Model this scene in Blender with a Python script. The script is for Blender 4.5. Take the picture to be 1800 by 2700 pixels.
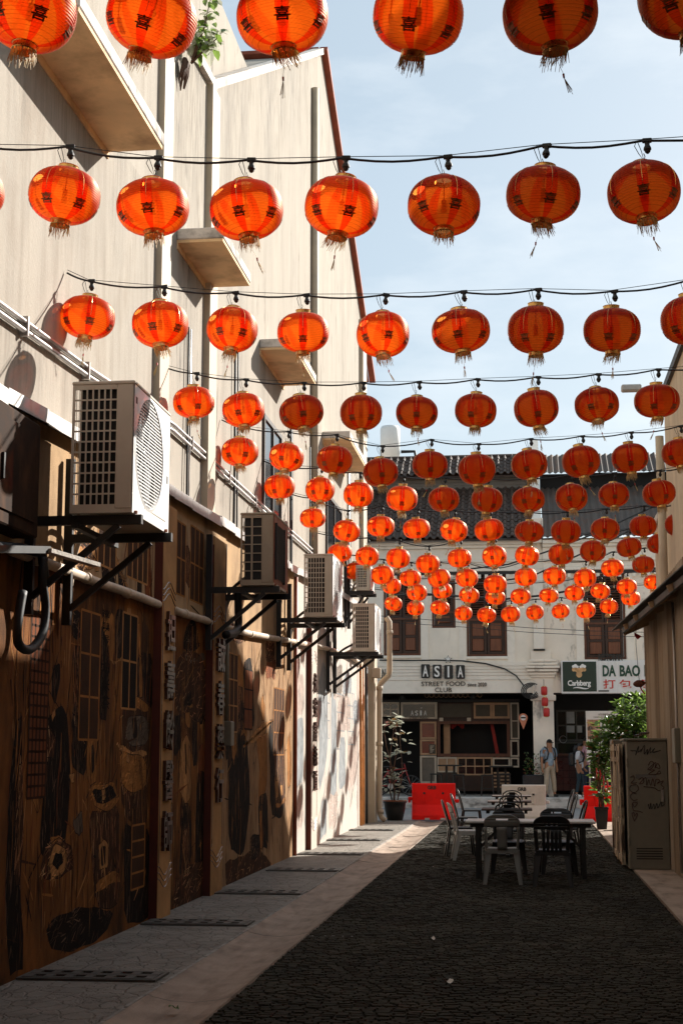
import bpy, bmesh, math, random
from mathutils import Vector, Matrix
random.seed(7)
for o in list(bpy.data.objects): bpy.data.objects.remove(o)
sc = bpy.context.scene
COL = sc.collection
rad = math.radians
# ------------------------------------------------------------------ camera
FPX, CX, CY = 4000.0, 900.0, 1350.0          # focal length and centre in photograph pixels (1800 x 2700)
PITCH, YAW, CAMZ = rad(8.98), rad(6.87), 1.65
cam = bpy.data.cameras.new('camera'); camo = bpy.data.objects.new('camera', cam); COL.objects.link(camo)
cam.sensor_fit = 'HORIZONTAL'; cam.sensor_width = 24.0; cam.lens = 24.0*FPX/1800.0
cam.clip_start = 0.1; cam.clip_end = 3000
camo.location = (0, 0, CAMZ); camo.rotation_euler = (math.pi/2+PITCH, 0, YAW)
sc.camera = camo
# ------------------------------------------------------------------ light
SUN = Vector((1.0, 1.25, 0.87)).normalized()           # towards the sun
EL = math.asin(SUN.z); AZ = math.atan2(SUN.x, SUN.y)
w = bpy.data.worlds.new('World'); sc.world = w; w.use_nodes = True
nt = w.node_tree; N = nt.nodes; L = nt.links
bg = N['Background']; bg.inputs[1].default_value = 0.10
sky = N.new('ShaderNodeTexSky'); sky.sky_type = 'NISHITA'; sky.sun_disc = False
sky.sun_elevation = EL; sky.sun_rotation = AZ; sky.air_density = 1.0; sky.dust_density = 2.0; sky.ozone_density = 1.2
tc = N.new('ShaderNodeTexCoord'); mp = N.new('ShaderNodeMapping'); mp.inputs['Scale'].default_value = (2.2, 2.2, 6.5)
nz = N.new('ShaderNodeTexNoise'); nz.inputs['Scale'].default_value = 2.3; nz.inputs['Detail'].default_value = 7; nz.inputs['Roughness'].default_value = .58
rp = N.new('ShaderNodeValToRGB'); rp.color_ramp.elements[0].position = .52; rp.color_ramp.elements[1].position = .74
veil = N.new('ShaderNodeMix'); veil.data_type = 'RGBA'; veil.inputs[0].default_value = .72; veil.inputs[7].default_value = (2.55, 3.12, 3.42, 1)   # thin high cloud over the whole sky
mx = N.new('ShaderNodeMix'); mx.data_type = 'RGBA'; mx.inputs[7].default_value = (5.3, 5.55, 5.7, 1)
ml = N.new('ShaderNodeMath'); ml.operation = 'MULTIPLY'; ml.inputs[1].default_value = .38
L.new(tc.outputs['Generated'], mp.inputs['Vector']); L.new(mp.outputs[0], nz.inputs['Vector']); L.new(nz.outputs['Fac'], rp.inputs[0])
L.new(rp.outputs[0], ml.inputs[0]); L.new(ml.outputs[0], mx.inputs[0]); L.new(sky.outputs[0], veil.inputs[6]); L.new(veil.outputs[2], mx.inputs[6]); L.new(mx.outputs[2], bg.inputs[0])
sl = bpy.data.lights.new('sun', 'SUN'); sl.energy = 5.0; sl.angle = rad(.53); sl.color = (1.0, .95, .87)
slo = bpy.data.objects.new('sun', sl); COL.objects.link(slo); slo.location = SUN*60
slo.rotation_euler = SUN.to_track_quat('Z', 'Y').to_euler()
vs = sc.view_settings; vs.view_transform = 'Standard'; vs.look = 'None'; vs.exposure = 1.06; vs.gamma = 1.0; vs.use_curve_mapping = False
sc.cycles.max_bounces = 10; sc.cycles.transparent_max_bounces = 16; sc.cycles.diffuse_bounces = 4
# ------------------------------------------------------------------ pixel -> place
_R = Vector((math.cos(YAW), math.sin(YAW), 0))
_F = Vector((-math.sin(YAW)*math.cos(PITCH), math.cos(YAW)*math.cos(PITCH), math.sin(PITCH)))
_U = _R.cross(_F)
CAM = Vector((0, 0, CAMZ))
def ray(x, y): return _R*((x-CX)/FPX) + _U*((CY-y)/FPX) + _F
def onX(x, y, X): d = ray(x, y); return CAM + d*(X/d.x)
def onY(x, y, Y): d = ray(x, y); return CAM + d*(Y/d.y)
def onZ(x, y, Z=0.0): d = ray(x, y); return CAM + d*((Z-CAMZ)/d.z)
def rectY(x0, y0, x1, y1, Y):
    a = onY(x0, (y0+y1)/2, Y); b = onY(x1, (y0+y1)/2, Y); c = onY((x0+x1)/2, y0, Y); d = onY((x0+x1)/2, y1, Y)
    return a.x, b.x, d.z, c.z
def spanX(x0, x1, ymid, X): return onX(x0, ymid, X).y, onX(x1, ymid, X).y
# ------------------------------------------------------------------ materials
MATS = {}
def M(name, col=(.5,.5,.5), rough=.6, metal=0., var=.18, scale=6., bump=0., bscale=60., stretch=(1,1,1), stain=None, samt=.6, srange=(.5,.75), sscale=3., sstretch=(1,1,1), spec=.5, coat=0., stain2=None):
    if name in MATS: return MATS[name]
    m = bpy.data.materials.new(name); m.use_nodes = True; MATS[name] = m
    nt = m.node_tree; N = nt.nodes; L = nt.links; b = N['Principled BSDF']
    b.inputs['Roughness'].default_value = rough; b.inputs['Metallic'].default_value = metal
    b.inputs['Specular IOR Level'].default_value = spec; b.inputs['Coat Weight'].default_value = coat
    tc = N.new('ShaderNodeTexCoord')
    def noise(sc_, st, det=6):
        mp = N.new('ShaderNodeMapping'); mp.inputs['Scale'].default_value = st; L.new(tc.outputs['Object'], mp.inputs['Vector'])
        n = N.new('ShaderNodeTexNoise'); n.inputs['Scale'].default_value = sc_; n.inputs['Detail'].default_value = det; n.inputs['Roughness'].default_value = .6
        L.new(mp.outputs[0], n.inputs['Vector']); return n
    n = noise(scale, stretch)
    r = N.new('ShaderNodeValToRGB'); L.new(n.outputs['Fac'], r.inputs[0])
    r.color_ramp.elements[0].position = .3; r.color_ramp.elements[1].position = .7
    r.color_ramp.elements[0].color = tuple(max(0, c*(1-var)) for c in col)+(1,)
    r.color_ramp.elements[1].color = tuple(min(1, c*(1+var*.7)) for c in col)+(1,)
    out = r.outputs[0]
    if stain:
        s = noise(sscale, sstretch, 8); q = N.new('ShaderNodeMapRange'); q.inputs[1].default_value = srange[0]; q.inputs[2].default_value = srange[1]; q.inputs[4].default_value = samt
        L.new(s.outputs['Fac'], q.inputs[0])
        x = N.new('ShaderNodeMix'); x.data_type = 'RGBA'; x.inputs[7].default_value = tuple(stain)+(1,)
        L.new(q.outputs[0], x.inputs[0]); L.new(out, x.inputs[6]); out = x.outputs[2]
    if stain2:
        c2, a2, r2, k2, st2 = stain2; s = noise(k2, st2, 9); q = N.new('ShaderNodeMapRange'); q.inputs[1].default_value = r2[0]; q.inputs[2].default_value = r2[1]; q.inputs[4].default_value = a2
        L.new(s.outputs['Fac'], q.inputs[0]); x = N.new('ShaderNodeMix'); x.data_type = 'RGBA'; x.inputs[7].default_value = tuple(c2)+(1,)
        L.new(q.outputs[0], x.inputs[0]); L.new(out, x.inputs[6]); out = x.outputs[2]
    L.new(out, b.inputs['Base Color'])
    if bump:
        k = noise(bscale, stretch, 5); bp = N.new('ShaderNodeBump'); bp.inputs['Strength'].default_value = bump; bp.inputs['Distance'].default_value = .02
        L.new(k.outputs['Fac'], bp.inputs['Height']); L.new(bp.outputs[0], b.inputs['Normal'])
    if rough > .2:
        rr = N.new('ShaderNodeMapRange'); rr.inputs[3].default_value = max(.05, rough-.12); rr.inputs[4].default_value = min(1, rough+.12)
        L.new(n.outputs['Fac'], rr.inputs[0]); L.new(rr.outputs[0], b.inputs['Roughness'])
    return m
# ------------------------------------------------------------------ mesh helpers
class MB:
    def __init__(s): s.v = []; s.f = []; s.m = []
    def add(s, vs, fs, m=0):
        k = len(s.v); s.v += [tuple(p) for p in vs]; s.f += [tuple(i+k for i in f) for f in fs]; s.m += [m]*len(fs); return s
    def box(s, x0, x1, y0, y1, z0, z1, m=0, T=None):
        vs = [Vector(p) for p in ((x0,y0,z0),(x1,y0,z0),(x1,y1,z0),(x0,y1,z0),(x0,y0,z1),(x1,y0,z1),(x1,y1,z1),(x0,y1,z1))]
        if T is not None: vs = [T @ p for p in vs]
        return s.add(vs, [(0,3,2,1),(4,5,6,7),(0,1,5,4),(1,2,6,5),(2,3,7,6),(3,0,4,7)], m)
    def bev(s, x0, x1, y0, y1, z0, z1, b=.01, m=0, T=None):       # box with bevelled edges
        X = (x0, x0+b, x1-b, x1); Y = (y0, y0+b, y1-b, y1); Z = (z0, z0+b, z1-b, z1)
        vs = []
        for i in (1,2):
            for j in (1,2):
                for k in (1,2):
                    vs += [(X[0 if i==1 else 3],Y[j],Z[k]), (X[i],Y[0 if j==1 else 3],Z[k]), (X[i],Y[j],Z[0 if k==1 else 3])]
        vs = [Vector(p) for p in vs]
        if T is not None: vs = [T @ p for p in vs]
        bm = bmesh.new(); bv = [bm.verts.new(p) for p in vs]
        r = bmesh.ops.convex_hull(bm, input=bv); bm.verts.index_update()
        fs = [[v.index for v in f.verts] for f in bm.faces]; vv = [v.co.copy() for v in bm.verts]; bm.free()
        return s.add(vv, fs, m)
    def bar(s, a, b, wx, wz, m=0, up=(0,0,1)):                     # rectangular bar between two points
        a = Vector(a); b = Vector(b); d = (b-a).normalized(); u = Vector(up)
        if abs(d.dot(u)) > .98: u = Vector((0,1,0)) if abs(d.y) < .9 else Vector((1,0,0))
        r = d.cross(u).normalized(); u = r.cross(d)
        vs = []
        for p in (a, b):
            for i, j in ((-1,-1),(1,-1),(1,1),(-1,1)): vs.append(p + r*(wx/2*i) + u*(wz/2*j))
        return s.add(vs, [(0,1,2,3)[::-1],(4,5,6,7),(0,1,5,4),(1,2,6,5),(2,3,7,6),(3,0,4,7)], m)
    def tube(s, pts, r, n=8, m=0, caps=True):
        pts = [Vector(p) for p in pts]; rr = r if isinstance(r, (list, tuple)) else [r]*len(pts)
        t = (pts[1]-pts[0]).normalized(); u = Vector((0,0,1)) if abs(t.z) < .9 else Vector((1,0,0)); u = (u - t*u.dot(t)).normalized()
        vs = []
        for i, p in enumerate(pts):
            a = pts[min(i+1, len(pts)-1)] - pts[max(i-1, 0)]
            t = a.normalized() if a.length > 1e-9 else t
            u = (u - t*u.dot(t))
            u = u.normalized() if u.length > 1e-6 else t.orthogonal().normalized()
            q = t.cross(u)
            vs += [p + (u*math.cos(2*math.pi*k/n) + q*math.sin(2*math.pi*k/n))*rr[i] for k in range(n)]
        fs = [(i*n+k, i*n+(k+1)%n, (i+1)*n+(k+1)%n, (i+1)*n+k) for i in range(len(pts)-1) for k in range(n)]
        if caps: fs += [tuple(range(n))[::-1], tuple((len(pts)-1)*n+k for k in range(n))]
        return s.add(vs, fs, m)
    def lathe(s, prof, n=24, c=(0,0,0), m=0, axis='Z', T=None):
        vs = []; fs = []
        for (r, z) in prof:
            for k in range(n):
                a = 2*math.pi*k/n; p = Vector((r*math.cos(a), r*math.sin(a), z))
                if axis == 'X': p = Vector((p.z, p.x, p.y))
                if axis == 'Y': p = Vector((p.x, p.z, p.y))
                if T is not None: p = T @ p
                vs.append(p + Vector(c))
        for i in range(len(prof)-1):
            for k in range(n): fs.append((i*n+k, i*n+(k+1)%n, (i+1)*n+(k+1)%n, (i+1)*n+k))
        return s.add(vs, fs, m)
    def poly(s, pts, m=0): return s.add(pts, [tuple(range(len(pts)))], m)
    def slab(s, pts, d, m=0):                                      # polygon extruded by vector d
        n = len(pts); d = Vector(d); a = [Vector(p) for p in pts]
        return s.add(a + [p+d for p in a], [tuple(range(n))[::-1], tuple(range(n, 2*n))] + [(i, (i+1)%n, n+(i+1)%n, n+i) for i in range(n)], m)
    def grid(s, fn, nu, nv, m=0):
        vs = [fn(i/nu, j/nv) for j in range(nv+1) for i in range(nu+1)]
        fs = [(j*(nu+1)+i, j*(nu+1)+i+1, (j+1)*(nu+1)+i+1, (j+1)*(nu+1)+i) for j in range(nv) for i in range(nu)]
        return s.add(vs, fs, m)
    def mesh(s, name, mats, smooth=False):
        me = bpy.data.meshes.new(name); me.from_pydata(s.v, [], s.f)
        for x in (mats if isinstance(mats, (list, tuple)) else [mats]): me.materials.append(x)
        me.polygons.foreach_set('material_index', s.m)
        if smooth: me.polygons.foreach_set('use_smooth', [True]*len(s.f))
        me.update(); return me
    def build(s, name, mats, parent=None, world=True, smooth=False, loc=None, sharp=False):
        return link(name, s.mesh(name, mats, smooth), parent, world, loc)
def wloc(o):
    v = Vector((0,0,0))
    while o is not None: v = v + o.location; o = o.parent
    return v
def link(name, me, parent=None, world=True, loc=None):
    o = bpy.data.objects.new(name, me); COL.objects.link(o)
    if parent is not None:
        o.parent = parent
        if world: o.location = -wloc(parent)
    if loc is not None: o.location = loc
    return o
def tag(o, label=None, cat=None, group=None, kind=None):
    if label: o['label'] = label
    if cat: o['category'] = cat
    if group: o['group'] = group
    if kind: o['kind'] = kind
    return o
def thing(name, label, cat, loc=(0,0,0), group=None, rz=0):
    o = bpy.data.objects.new(name, None); COL.objects.link(o); o.location = loc; o.rotation_euler = (0,0,rz); o.empty_display_size = .1
    return tag(o, label, cat, group)
def copy_tree(o, parent=None):
    c = o.copy(); COL.objects.link(c); c.parent = parent
    for ch in o.children: copy_tree(ch, c)
    return c
def solid(o, t, off=0): 
    m = o.modifiers.new('thickness', 'SOLIDIFY'); m.thickness = t; m.offset = off; return o
def bevel(o, w, n=2):
    m = o.modifiers.new('edges', 'BEVEL'); m.width = w; m.segments = n; m.limit_method = 'ANGLE'; return o
_tcache = {}
def glyphs(body, extrude=.0, bold=0.0, res=3, spacing=1.0, shear=0.):
    key = (body, extrude, bold, res, spacing, shear)
    if key in _tcache: return _tcache[key]
    cu = bpy.data.curves.new('text', 'FONT'); cu.body = body; cu.size = 1; cu.extrude = extrude; cu.offset = bold; cu.resolution_u = res; cu.space_character = spacing; cu.shear = shear
    o = bpy.data.objects.new('text', cu); COL.objects.link(o)
    dg = bpy.context.evaluated_depsgraph_get(); dg.update()
    me = bpy.data.meshes.new_from_object(o.evaluated_get(dg))
    v = [p.co.copy() for p in me.vertices]; f = [tuple(p.vertices) for p in me.polygons]
    bpy.data.objects.remove(o); bpy.data.curves.remove(cu); bpy.data.meshes.remove(me)
    _tcache[key] = (v, f); return v, f
def text_box(name, body, x0, x1, z0, z1, Y, mat, parent, depth=.02, bold=0., res=3, spacing=1.0, shear=0.):
    v, f = glyphs(body, .05, bold, res, spacing, shear)
    ax = min(p.x for p in v); bx = max(p.x for p in v); az = min(p.y for p in v); bz = max(p.y for p in v)
    mb = MB(); mb.add([(x0+(p.x-ax)/(bx-ax)*(x1-x0), Y-(p.z+.05)/.1*depth, z0+(p.y-az)/(bz-az)*(z1-z0)) for p in v], f)
    return mb.build(name, mat, parent)
def smooth_path(P, n=5):
    P = [Vector(p) for p in P]; Q = []
    for i in range(len(P)-1):
        a, b, c, d = P[max(i-1,0)], P[i], P[i+1], P[min(i+2,len(P)-1)]
        for k in range(n):
            t = k/n; Q.append(.5*((2*b)+(c-a)*t+(2*a-5*b+4*c-d)*t*t+(3*b-a-3*c+d)*t*t*t))
    return Q+[P[-1]]
def ordinal(i): return ['first','second','third','fourth','fifth','sixth','seventh','eighth','ninth','tenth','eleventh','twelfth'][i]
# ================================================================== THE SETTING
m_plaster = M('cream plaster', (.375,.33,.275), .85, var=.14, spec=.15, scale=1.6, bump=.4, bscale=90, stretch=(1,1,.25), stain=(.165,.132,.10), samt=.6, srange=(.46,.8), sscale=2.6, sstretch=(1,1.6,.22), stain2=((.20,.145,.10),.55,(.54,.76),1.3,(1,1,.6)))
m_plaster2 = M('weathered plaster', (.375,.33,.275), .9, var=.16, spec=.15, scale=1.4, bump=.3, bscale=70, stretch=(1,1,.25), stain=(.20,.17,.14), samt=.6, srange=(.50,.78), sscale=1.7, sstretch=(1,1.5,.3), stain2=((.07,.062,.055),.75,(.60,.74),3.0,(1,1.3,.35)))
m_canopy = M('bounce tinted concrete', (.80,.53,.28), .85, var=.16, scale=2.2, bump=.15, stain=(.28,.15,.07), samt=.7, srange=(.48,.72), sscale=1.9)  # orange of light bounced off the wall, put into the sunshade underside colour
m_conc = M('pale concrete', (.62,.56,.50), .9, var=.2, scale=4, bump=.3, bscale=50, stain=(.10,.085,.07), samt=.75, srange=(.5,.68), sscale=3.5)
m_trim = M('beige trim paint', (.47,.38,.275), .7, var=.12, scale=3, bump=.1)
m_zinc = M('zinc flashing', (.55,.53,.51), .5, metal=.5, var=.2, scale=5, stain=(.20,.15,.11), samt=.6, srange=(.5,.7), sscale=5)
m_blackmetal = M('black painted steel', (.012,.011,.010), .55, var=.3, scale=12)
m_cable = M('black cable', (.010,.010,.011), .6, var=.2)
m_redtile = M('red roof edge', (.33,.075,.035), .8, var=.3, scale=5, stain=(.10,.05,.03), samt=.5)
m_asph = M('street asphalt', (.26,.262,.265), .9, var=.25, scale=2.5, bump=.4, bscale=160)
m_soil = M('ground earth', (.10,.095,.088), .95, var=.2, scale=.3)
m_paver = M('dark pavers', (.043,.039,.029), .88, var=.5, scale=9, bump=.6, bscale=120, stain=(.070,.060,.044), samt=.75, srange=(.46,.72), sscale=.9, stain2=((.014,.012,.010),.7,(.52,.68),.55,(1,.6,1)), spec=.12)
m_channel = M('worn channel concrete', (.36,.275,.215), .7, var=.3, scale=2.2, bump=.25, bscale=60, stain=(.10,.07,.05), samt=.6, srange=(.48,.72), sscale=2.5, sstretch=(2.5,.6,1), spec=.15)
m_side = M('grey pavement', (.34,.325,.30), .9, var=.25, scale=1.5, bump=.3, bscale=60, stain=(.07,.065,.06), samt=.55, srange=(.5,.72), sscale=2)
m_kerb = M('kerb concrete', (.52,.50,.47), .9, var=.2, scale=2, bump=.3, stain=(.07,.06,.05), samt=.8, srange=(.48,.66), sscale=2.4, sstretch=(1,1,2))
# stamped walkway: stone-like cells pressed into the concrete
m_stamp = M('stamped concrete', (.25,.225,.195), .62, var=.3, scale=3, stain=(.14,.125,.105), samt=.5, srange=(.52,.75), sscale=2, spec=.12)
def stamp_bump():
    nt = m_stamp.node_tree; N = nt.nodes; L = nt.links; b = N['Principled BSDF']
    tc = N.new('ShaderNodeTexCoord'); mp = N.new('ShaderNodeMapping'); mp.inputs['Scale'].default_value = (6.5, 4.5, 1)
    n2 = N.new('ShaderNodeTexNoise'); n2.inputs['Scale'].default_value = 3; n2.inputs['Detail'].default_value = 4
    ad = N.new('ShaderNodeMix'); ad.data_type = 'RGBA'; ad.blend_type = 'ADD'; ad.inputs[0].default_value = .5
    v = N.new('ShaderNodeTexVoronoi'); v.feature = 'DISTANCE_TO_EDGE'; v.inputs['Scale'].default_value = 1.0
    mr = N.new('ShaderNodeMapRange'); mr.inputs[2].default_value = .09
    n3 = N.new('ShaderNodeTexNoise'); n3.inputs['Scale'].default_value = 40; n3.inputs['Detail'].default_value = 5
    ma = N.new('ShaderNodeMath'); ma.operation = 'MULTIPLY_ADD'; ma.inputs[1].default_value = .35
    bp = N.new('ShaderNodeBump'); bp.inputs['Strength'].default_value = 1.0; bp.inputs['Distance'].default_value = .012
    L.new(tc.outputs['Object'], mp.inputs[0]); L.new(mp.outputs[0], n2.inputs[0]); L.new(mp.outputs[0], ad.inputs[6]); L.new(n2.outputs['Color'], ad.inputs[7])
    L.new(ad.outputs[2], v.inputs['Vector']); L.new(v.outputs['Distance'], mr.inputs[0]); L.new(tc.outputs['Object'], n3.inputs[0])
    L.new(n3.outputs['Fac'], ma.inputs[0]); L.new(mr.outputs[0], ma.inputs[2]); L.new(ma.outputs[0], bp.inputs['Height']); L.new(bp.outputs[0], b.inputs['Normal'])
stamp_bump()

def struct(mb, name, mat, parent=None): 
    o = mb.build(name, mat, parent)
    if parent is None: tag(o, kind='structure')
    return o
struct(MB().poly([(-600,-600,-.10),(600,-600,-.10),(600,1500,-.10),(-600,1500,-.10)]), 'ground', m_soil)
struct(MB().poly([(-60,37.4,-.02),(60,37.4,-.02),(60,46.3,-.02),(-60,46.3,-.02)]), 'street', m_asph)
# alley floor: dark pavers laid in courses over a bed
WX0, CX0, CX1, RX = -3.745, -2.62, -2.02, 1.46
alley = struct(MB().poly([(CX1-.02,-25,-.016),(2.45,-25,-.016),(2.45,37.42,-.016),(CX1-.02,37.42,-.016)]), 'alley_floor', m_paver)
def pavers():
    mb = MB(); y = 8.5; r = random.Random(3)
    while y < 37.2:
        h = .064 + r.uniform(-.004,.004); x = CX1 + .02 - r.uniform(0,.12)
        while x < RX:
            wd = .095 + r.uniform(-.02,.02); x0 = max(x, CX1+.004); x1 = min(x+wd, RX)
            if x1-x0 > .03:
                dz = r.uniform(-.006,.002); a = r.uniform(-.002,.002); b = r.uniform(-.002,.002); c = .007; g = .005
                X = (x0+g*.5, x1-g*.5); Yy = (y+g*.5, y+h-g*.5)
                vs = [(X[0],Yy[0],-.03),(X[1],Yy[0],-.03),(X[1],Yy[1],-.03),(X[0],Yy[1],-.03),
                      (X[0]+c,Yy[0]+c,dz-a-b),(X[1]-c,Yy[0]+c,dz+a-b),(X[1]-c,Yy[1]-c,dz+a+b),(X[0]+c,Yy[1]-c,dz-a+b)]
                mb.add(vs, [(4,5,6,7),(0,1,5,4),(1,2,6,5),(2,3,7,6),(3,0,4,7)])
            x += wd
        y += h
    o = mb.build('paver', m_paver, alley); tag(o, kind='stuff')
pavers()
walk = struct(MB().box(WX0-.3, CX0, -25, 37.4, -.09, .0), 'walkway', m_stamp)
# dished channel with a bevelled lip
def channel():
    mb = MB(); pr = [(CX0,.0),(CX0+.02,.004),(CX0+.05,-.012),(CX0+.18,-.038),(CX0+.33,-.045),(CX0+.5,-.026),(CX1,.0),(CX1+.015,-.035)]
    y = -20.0; rr = random.Random(5)
    while y < 37.4:
        y2 = min(y + 1.9 + rr.uniform(-.1,.1), 37.4); a = y+.004; b = y2-.004; dz = rr.uniform(-.004,.004)
        n = len(pr); vs = [(p[0], a, p[1]+dz) for p in pr] + [(p[0], b, p[1]+dz) for p in pr]
        mb.add(vs, [(i, i+1, n+i+1, n+i) for i in range(n-1)]); y = y2
    struct(mb, 'drain_channel', m_channel)
channel()
struct(MB().box(RX, 2.45, -25, 36.8, -.09, .02), 'drain_edge', m_channel)
# pale mortar lip on the walkway edge
lip = MB()
for i in range(60):
    y = 7 + i*.5; lip.box(CX0-.012, CX0+.012+random.uniform(0,.006), y+.01, y+.49, -.02, .006+random.uniform(0,.004))
lip.build('walkway_lip', M('mortar lip', (.30,.28,.25), .9, var=.4, scale=9), walk)
# street pavement on the far side, raised on a high kerb
YF = 47.5
kerb = struct(MB().bev(-60, 60, 46.3, 46.55, -.05, .30, .03), 'kerb', m_kerb)
struct(MB().box(-60, 60, 46.55, 60, -.05, .296), 'pavement', m_side)
for i in range(5):
    pass
# cloud-free far ground ends; ------------------------------------------------ LEFT SIDE
# ---- near block
nb = thing('plaster_building', 'tall cream plaster building filling the upper left, with a deep concrete sunshade', 'building', (-6, 5, 0))
MB().box(-9, -3.9, -25, 15.55, 0, 15).build('wall', m_plaster, nb)
MB().box(-3.905, -3.83, 15.5, 15.93, 4.3, 15).build('pilaster', m_trim, nb)
def canopy(parent, y0, y1, z, mat_top=m_conc, out=-3.36):
    c = MB().box(-3.9, out, y0, y1, z, z+.035).build('sunshade', m_canopy, parent)
    MB().bev(-3.9, out+.012, y0-.012, y1+.012, z+.035, z+.17, .012).build('slab_edge', m_conc, c)
    MB().box(-3.9, -3.885, y0, y1, z-.001, z-.07).build('fillet', m_canopy, c)
    return c
canopy(nb, 10.75, 13.53, 7.36)
# ---- gabled block behind it
gb = thing('gabled_building', 'cream plaster gabled building lining the alley, red roof edge, weathered parapet', 'building', (-6, 27, 0))
GE = 37.0
gpoly = [(-3.9,15.55,0),(-3.9,GE,0),(-3.9,GE,12.3),(-3.9,28.99,15.75),(-3.9,18.37,10.25),(-3.9,15.55,10.0)]
MB().slab(gpoly, (-4.5,0,0)).build('wall', m_plaster2, gb)
a, b, c_ = Vector((-3.86,18.37,10.25)), Vector((-3.86,28.99,15.75)), Vector((-3.86,38.7,11.25))
MB().bar((-3.95,18.3,10.24),(-3.95,28.9,15.8),.22,.12).build('parapet_coping', m_conc, gb)
MB().bar((-3.95,15.95,10.03),(-3.95,18.3,10.2),.24,.12).build('parapet_coping', m_conc, gb)
MB().box(-4.6,-4.2,16,23,10.0,12.4).build('setback_wall', m_plaster2, gb)
MB().bar((-3.85,28.9,15.86),(-3.85,38.8,11.3),.16,.10).build('barge_board', m_redtile, gb)
MB().slab([(-3.95,28.9,15.83),(-3.95,38.8,11.27),(-3.95,38.8,11.33),(-3.95,28.9,15.9)], (-4.6,0,0)).build('roof', m_redtile, gb)
MB().box(-3.905, -3.82, 18.0, 18.45, 4.4, 10.1).build('pilaster', m_trim, gb)
MB().tube([(-3.84,27.6,4.6),(-3.84,27.6,14.4)], .075, 12).build('rain_pipe', m_trim, gb, smooth=True)
MB().box(-3.905, -3.80, 36.0, 36.8, 0, 12.2).build('corner_pier', m_trim, gb)
canopy(gb, 16.48, 18.2, 7.46); canopy(gb, 22.0, 24.3, 7.66); canopy(gb, 29.2, 32.9, 7.75)
m_frame = M('dark window frame', (.05,.035,.025), .5, var=.3)
m_glass = M('dark glass', (.02,.022,.025), .08, var=.1, spec=.8)
def wall_window(parent, y0, y1, z0, z1):
    wn = MB()
    for (p,q,r,s) in ((y0,y0+.07,z0,z1),(y1-.07,y1,z0,z1),(y0+.07,y1-.07,z0,z0+.07),(y0+.07,y1-.07,z1-.07,z1),((y0+y1)/2-.03,(y0+y1)/2+.03,z0+.07,z1-.07)):
        wn.box(-3.9,-3.86,p,q,r,s)
    wo = wn.build('window', m_frame, parent)
    MB().box(-3.9,-3.885,y0+.06,y1-.06,z0+.06,z1-.06).build('pane', m_glass, wo)
    MB().box(-3.9,-3.80,y0-.08,y1+.08,z0-.09,z0-.003).build('sill', m_conc, wo)
wall_window(gb, 22.3, 24.0, 5.0, 6.75); wall_window(gb, 29.7, 32.2, 5.2, 6.8)
# conduits and cable runs along the upper wall
def at(Y, X, pts):
    for i in range(len(pts)-1):
        if pts[i][0] <= Y <= pts[i+1][0]:
            t = (Y-pts[i][0])/(pts[i+1][0]-pts[i][0]); return (X, Y, pts[i][1]+t*(pts[i+1][1]-pts[i][1]))
    return (X, Y, pts[-1][1] if Y > pts[-1][0] else pts[0][1])
m_galv = M('galvanised conduit', (.42,.40,.38), .4, metal=.7, var=.2)
CND = [(5,4.75),(10.63,4.9),(13.06,5.0),(16.34,5.2),(22.05,5.22),(34,5.3)]
for k in (0, .075):
    MB().tube([tuple(Vector(at(y, -3.86, CND))+Vector((0,0,k))) for y in (5,10.6,13,15.4)], .022, 8).build('conduit', m_galv, nb, smooth=True)
    MB().tube([tuple(Vector(at(y, -3.86, CND))+Vector((0,0,k))) for y in (15.5,16.3,19,22,26,34)], .022, 8).build('conduit', m_galv, gb, smooth=True)
for y in (11.2, 12.9, 14.6, 17.2, 19.5, 21.5):
    MB().box(-3.9,-3.83,y-.015,y+.015,at(y,0,CND)[2]-.04,at(y,0,CND)[2]+.12).build('conduit_clip', m_galv, nb if y < 15.5 else gb)
for (y, top, r) in ((17.0,6.6,.014),(17.12,6.6,.011),(19.9,7.2,.018),(20.1,7.4,.012),(24.9,7.6,.02),(25.05,7.6,.012),(27.2,7.2,.016),(33.4,8.5,.03),(33.7,8.5,.02)):
    j = random.uniform(-.05,.05)
    MB().tube([(-3.86,y,3.2),(-3.85,y+j,4.4),(-3.86,y-j*.6,5.6),(-3.86,y+j*.5,top)], r, 6).build('cable_drop', m_cable if random.random()<.6 else m_galv, gb, smooth=True)
# ---- lower wall with the mural
m_mural = M('mural ground paint', (.235,.088,.022), .9, spec=.1, var=.35, scale=1.5, bump=.35, bscale=120, stain=(.035,.017,.008), samt=.9, srange=(.42,.62), sscale=1.8, sstretch=(1,1,.4))  # alley shade on the near panels is put into this dark brown
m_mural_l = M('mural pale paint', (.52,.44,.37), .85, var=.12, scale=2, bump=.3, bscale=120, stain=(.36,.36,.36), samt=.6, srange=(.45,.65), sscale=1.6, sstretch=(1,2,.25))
m_mural_m = M('half shaded mural ground paint', (.42,.25,.13), .9, spec=.1, var=.3, scale=1.5, bump=.35, bscale=120, stain=(.13,.065,.03), samt=.8, srange=(.44,.66), sscale=1.8, sstretch=(1,1,.4))  # middle brown: part of the shade on the third panel put into its colour
mw = thing('mural_wall', 'low alley wall painted with a brown street mural, lettered pillars and metal coping', 'wall', (WX0-.1, 15, 0))
YM = 24.55
PIP = [(10.6,3.1),(12.29,3.11),(15.13,3.13),(19.42,3.19),(25.5,3.46),(31.17,3.66),(34.6,3.62)]
COP = [(-25,4.1),(10.19,4.17),(11.74,4.25),(15.43,4.36),(18.1,4.44),(23.7,4.55),(31.7,4.85),(36,4.95)]
m_mural_u = M('tan upper wall paint', (.46,.30,.165), .9, spec=.1, var=.2, scale=2, bump=.35, bscale=120, stain=(.17,.10,.055), samt=.75, srange=(.46,.68), sscale=2.2, sstretch=(1,1,.4))
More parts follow.
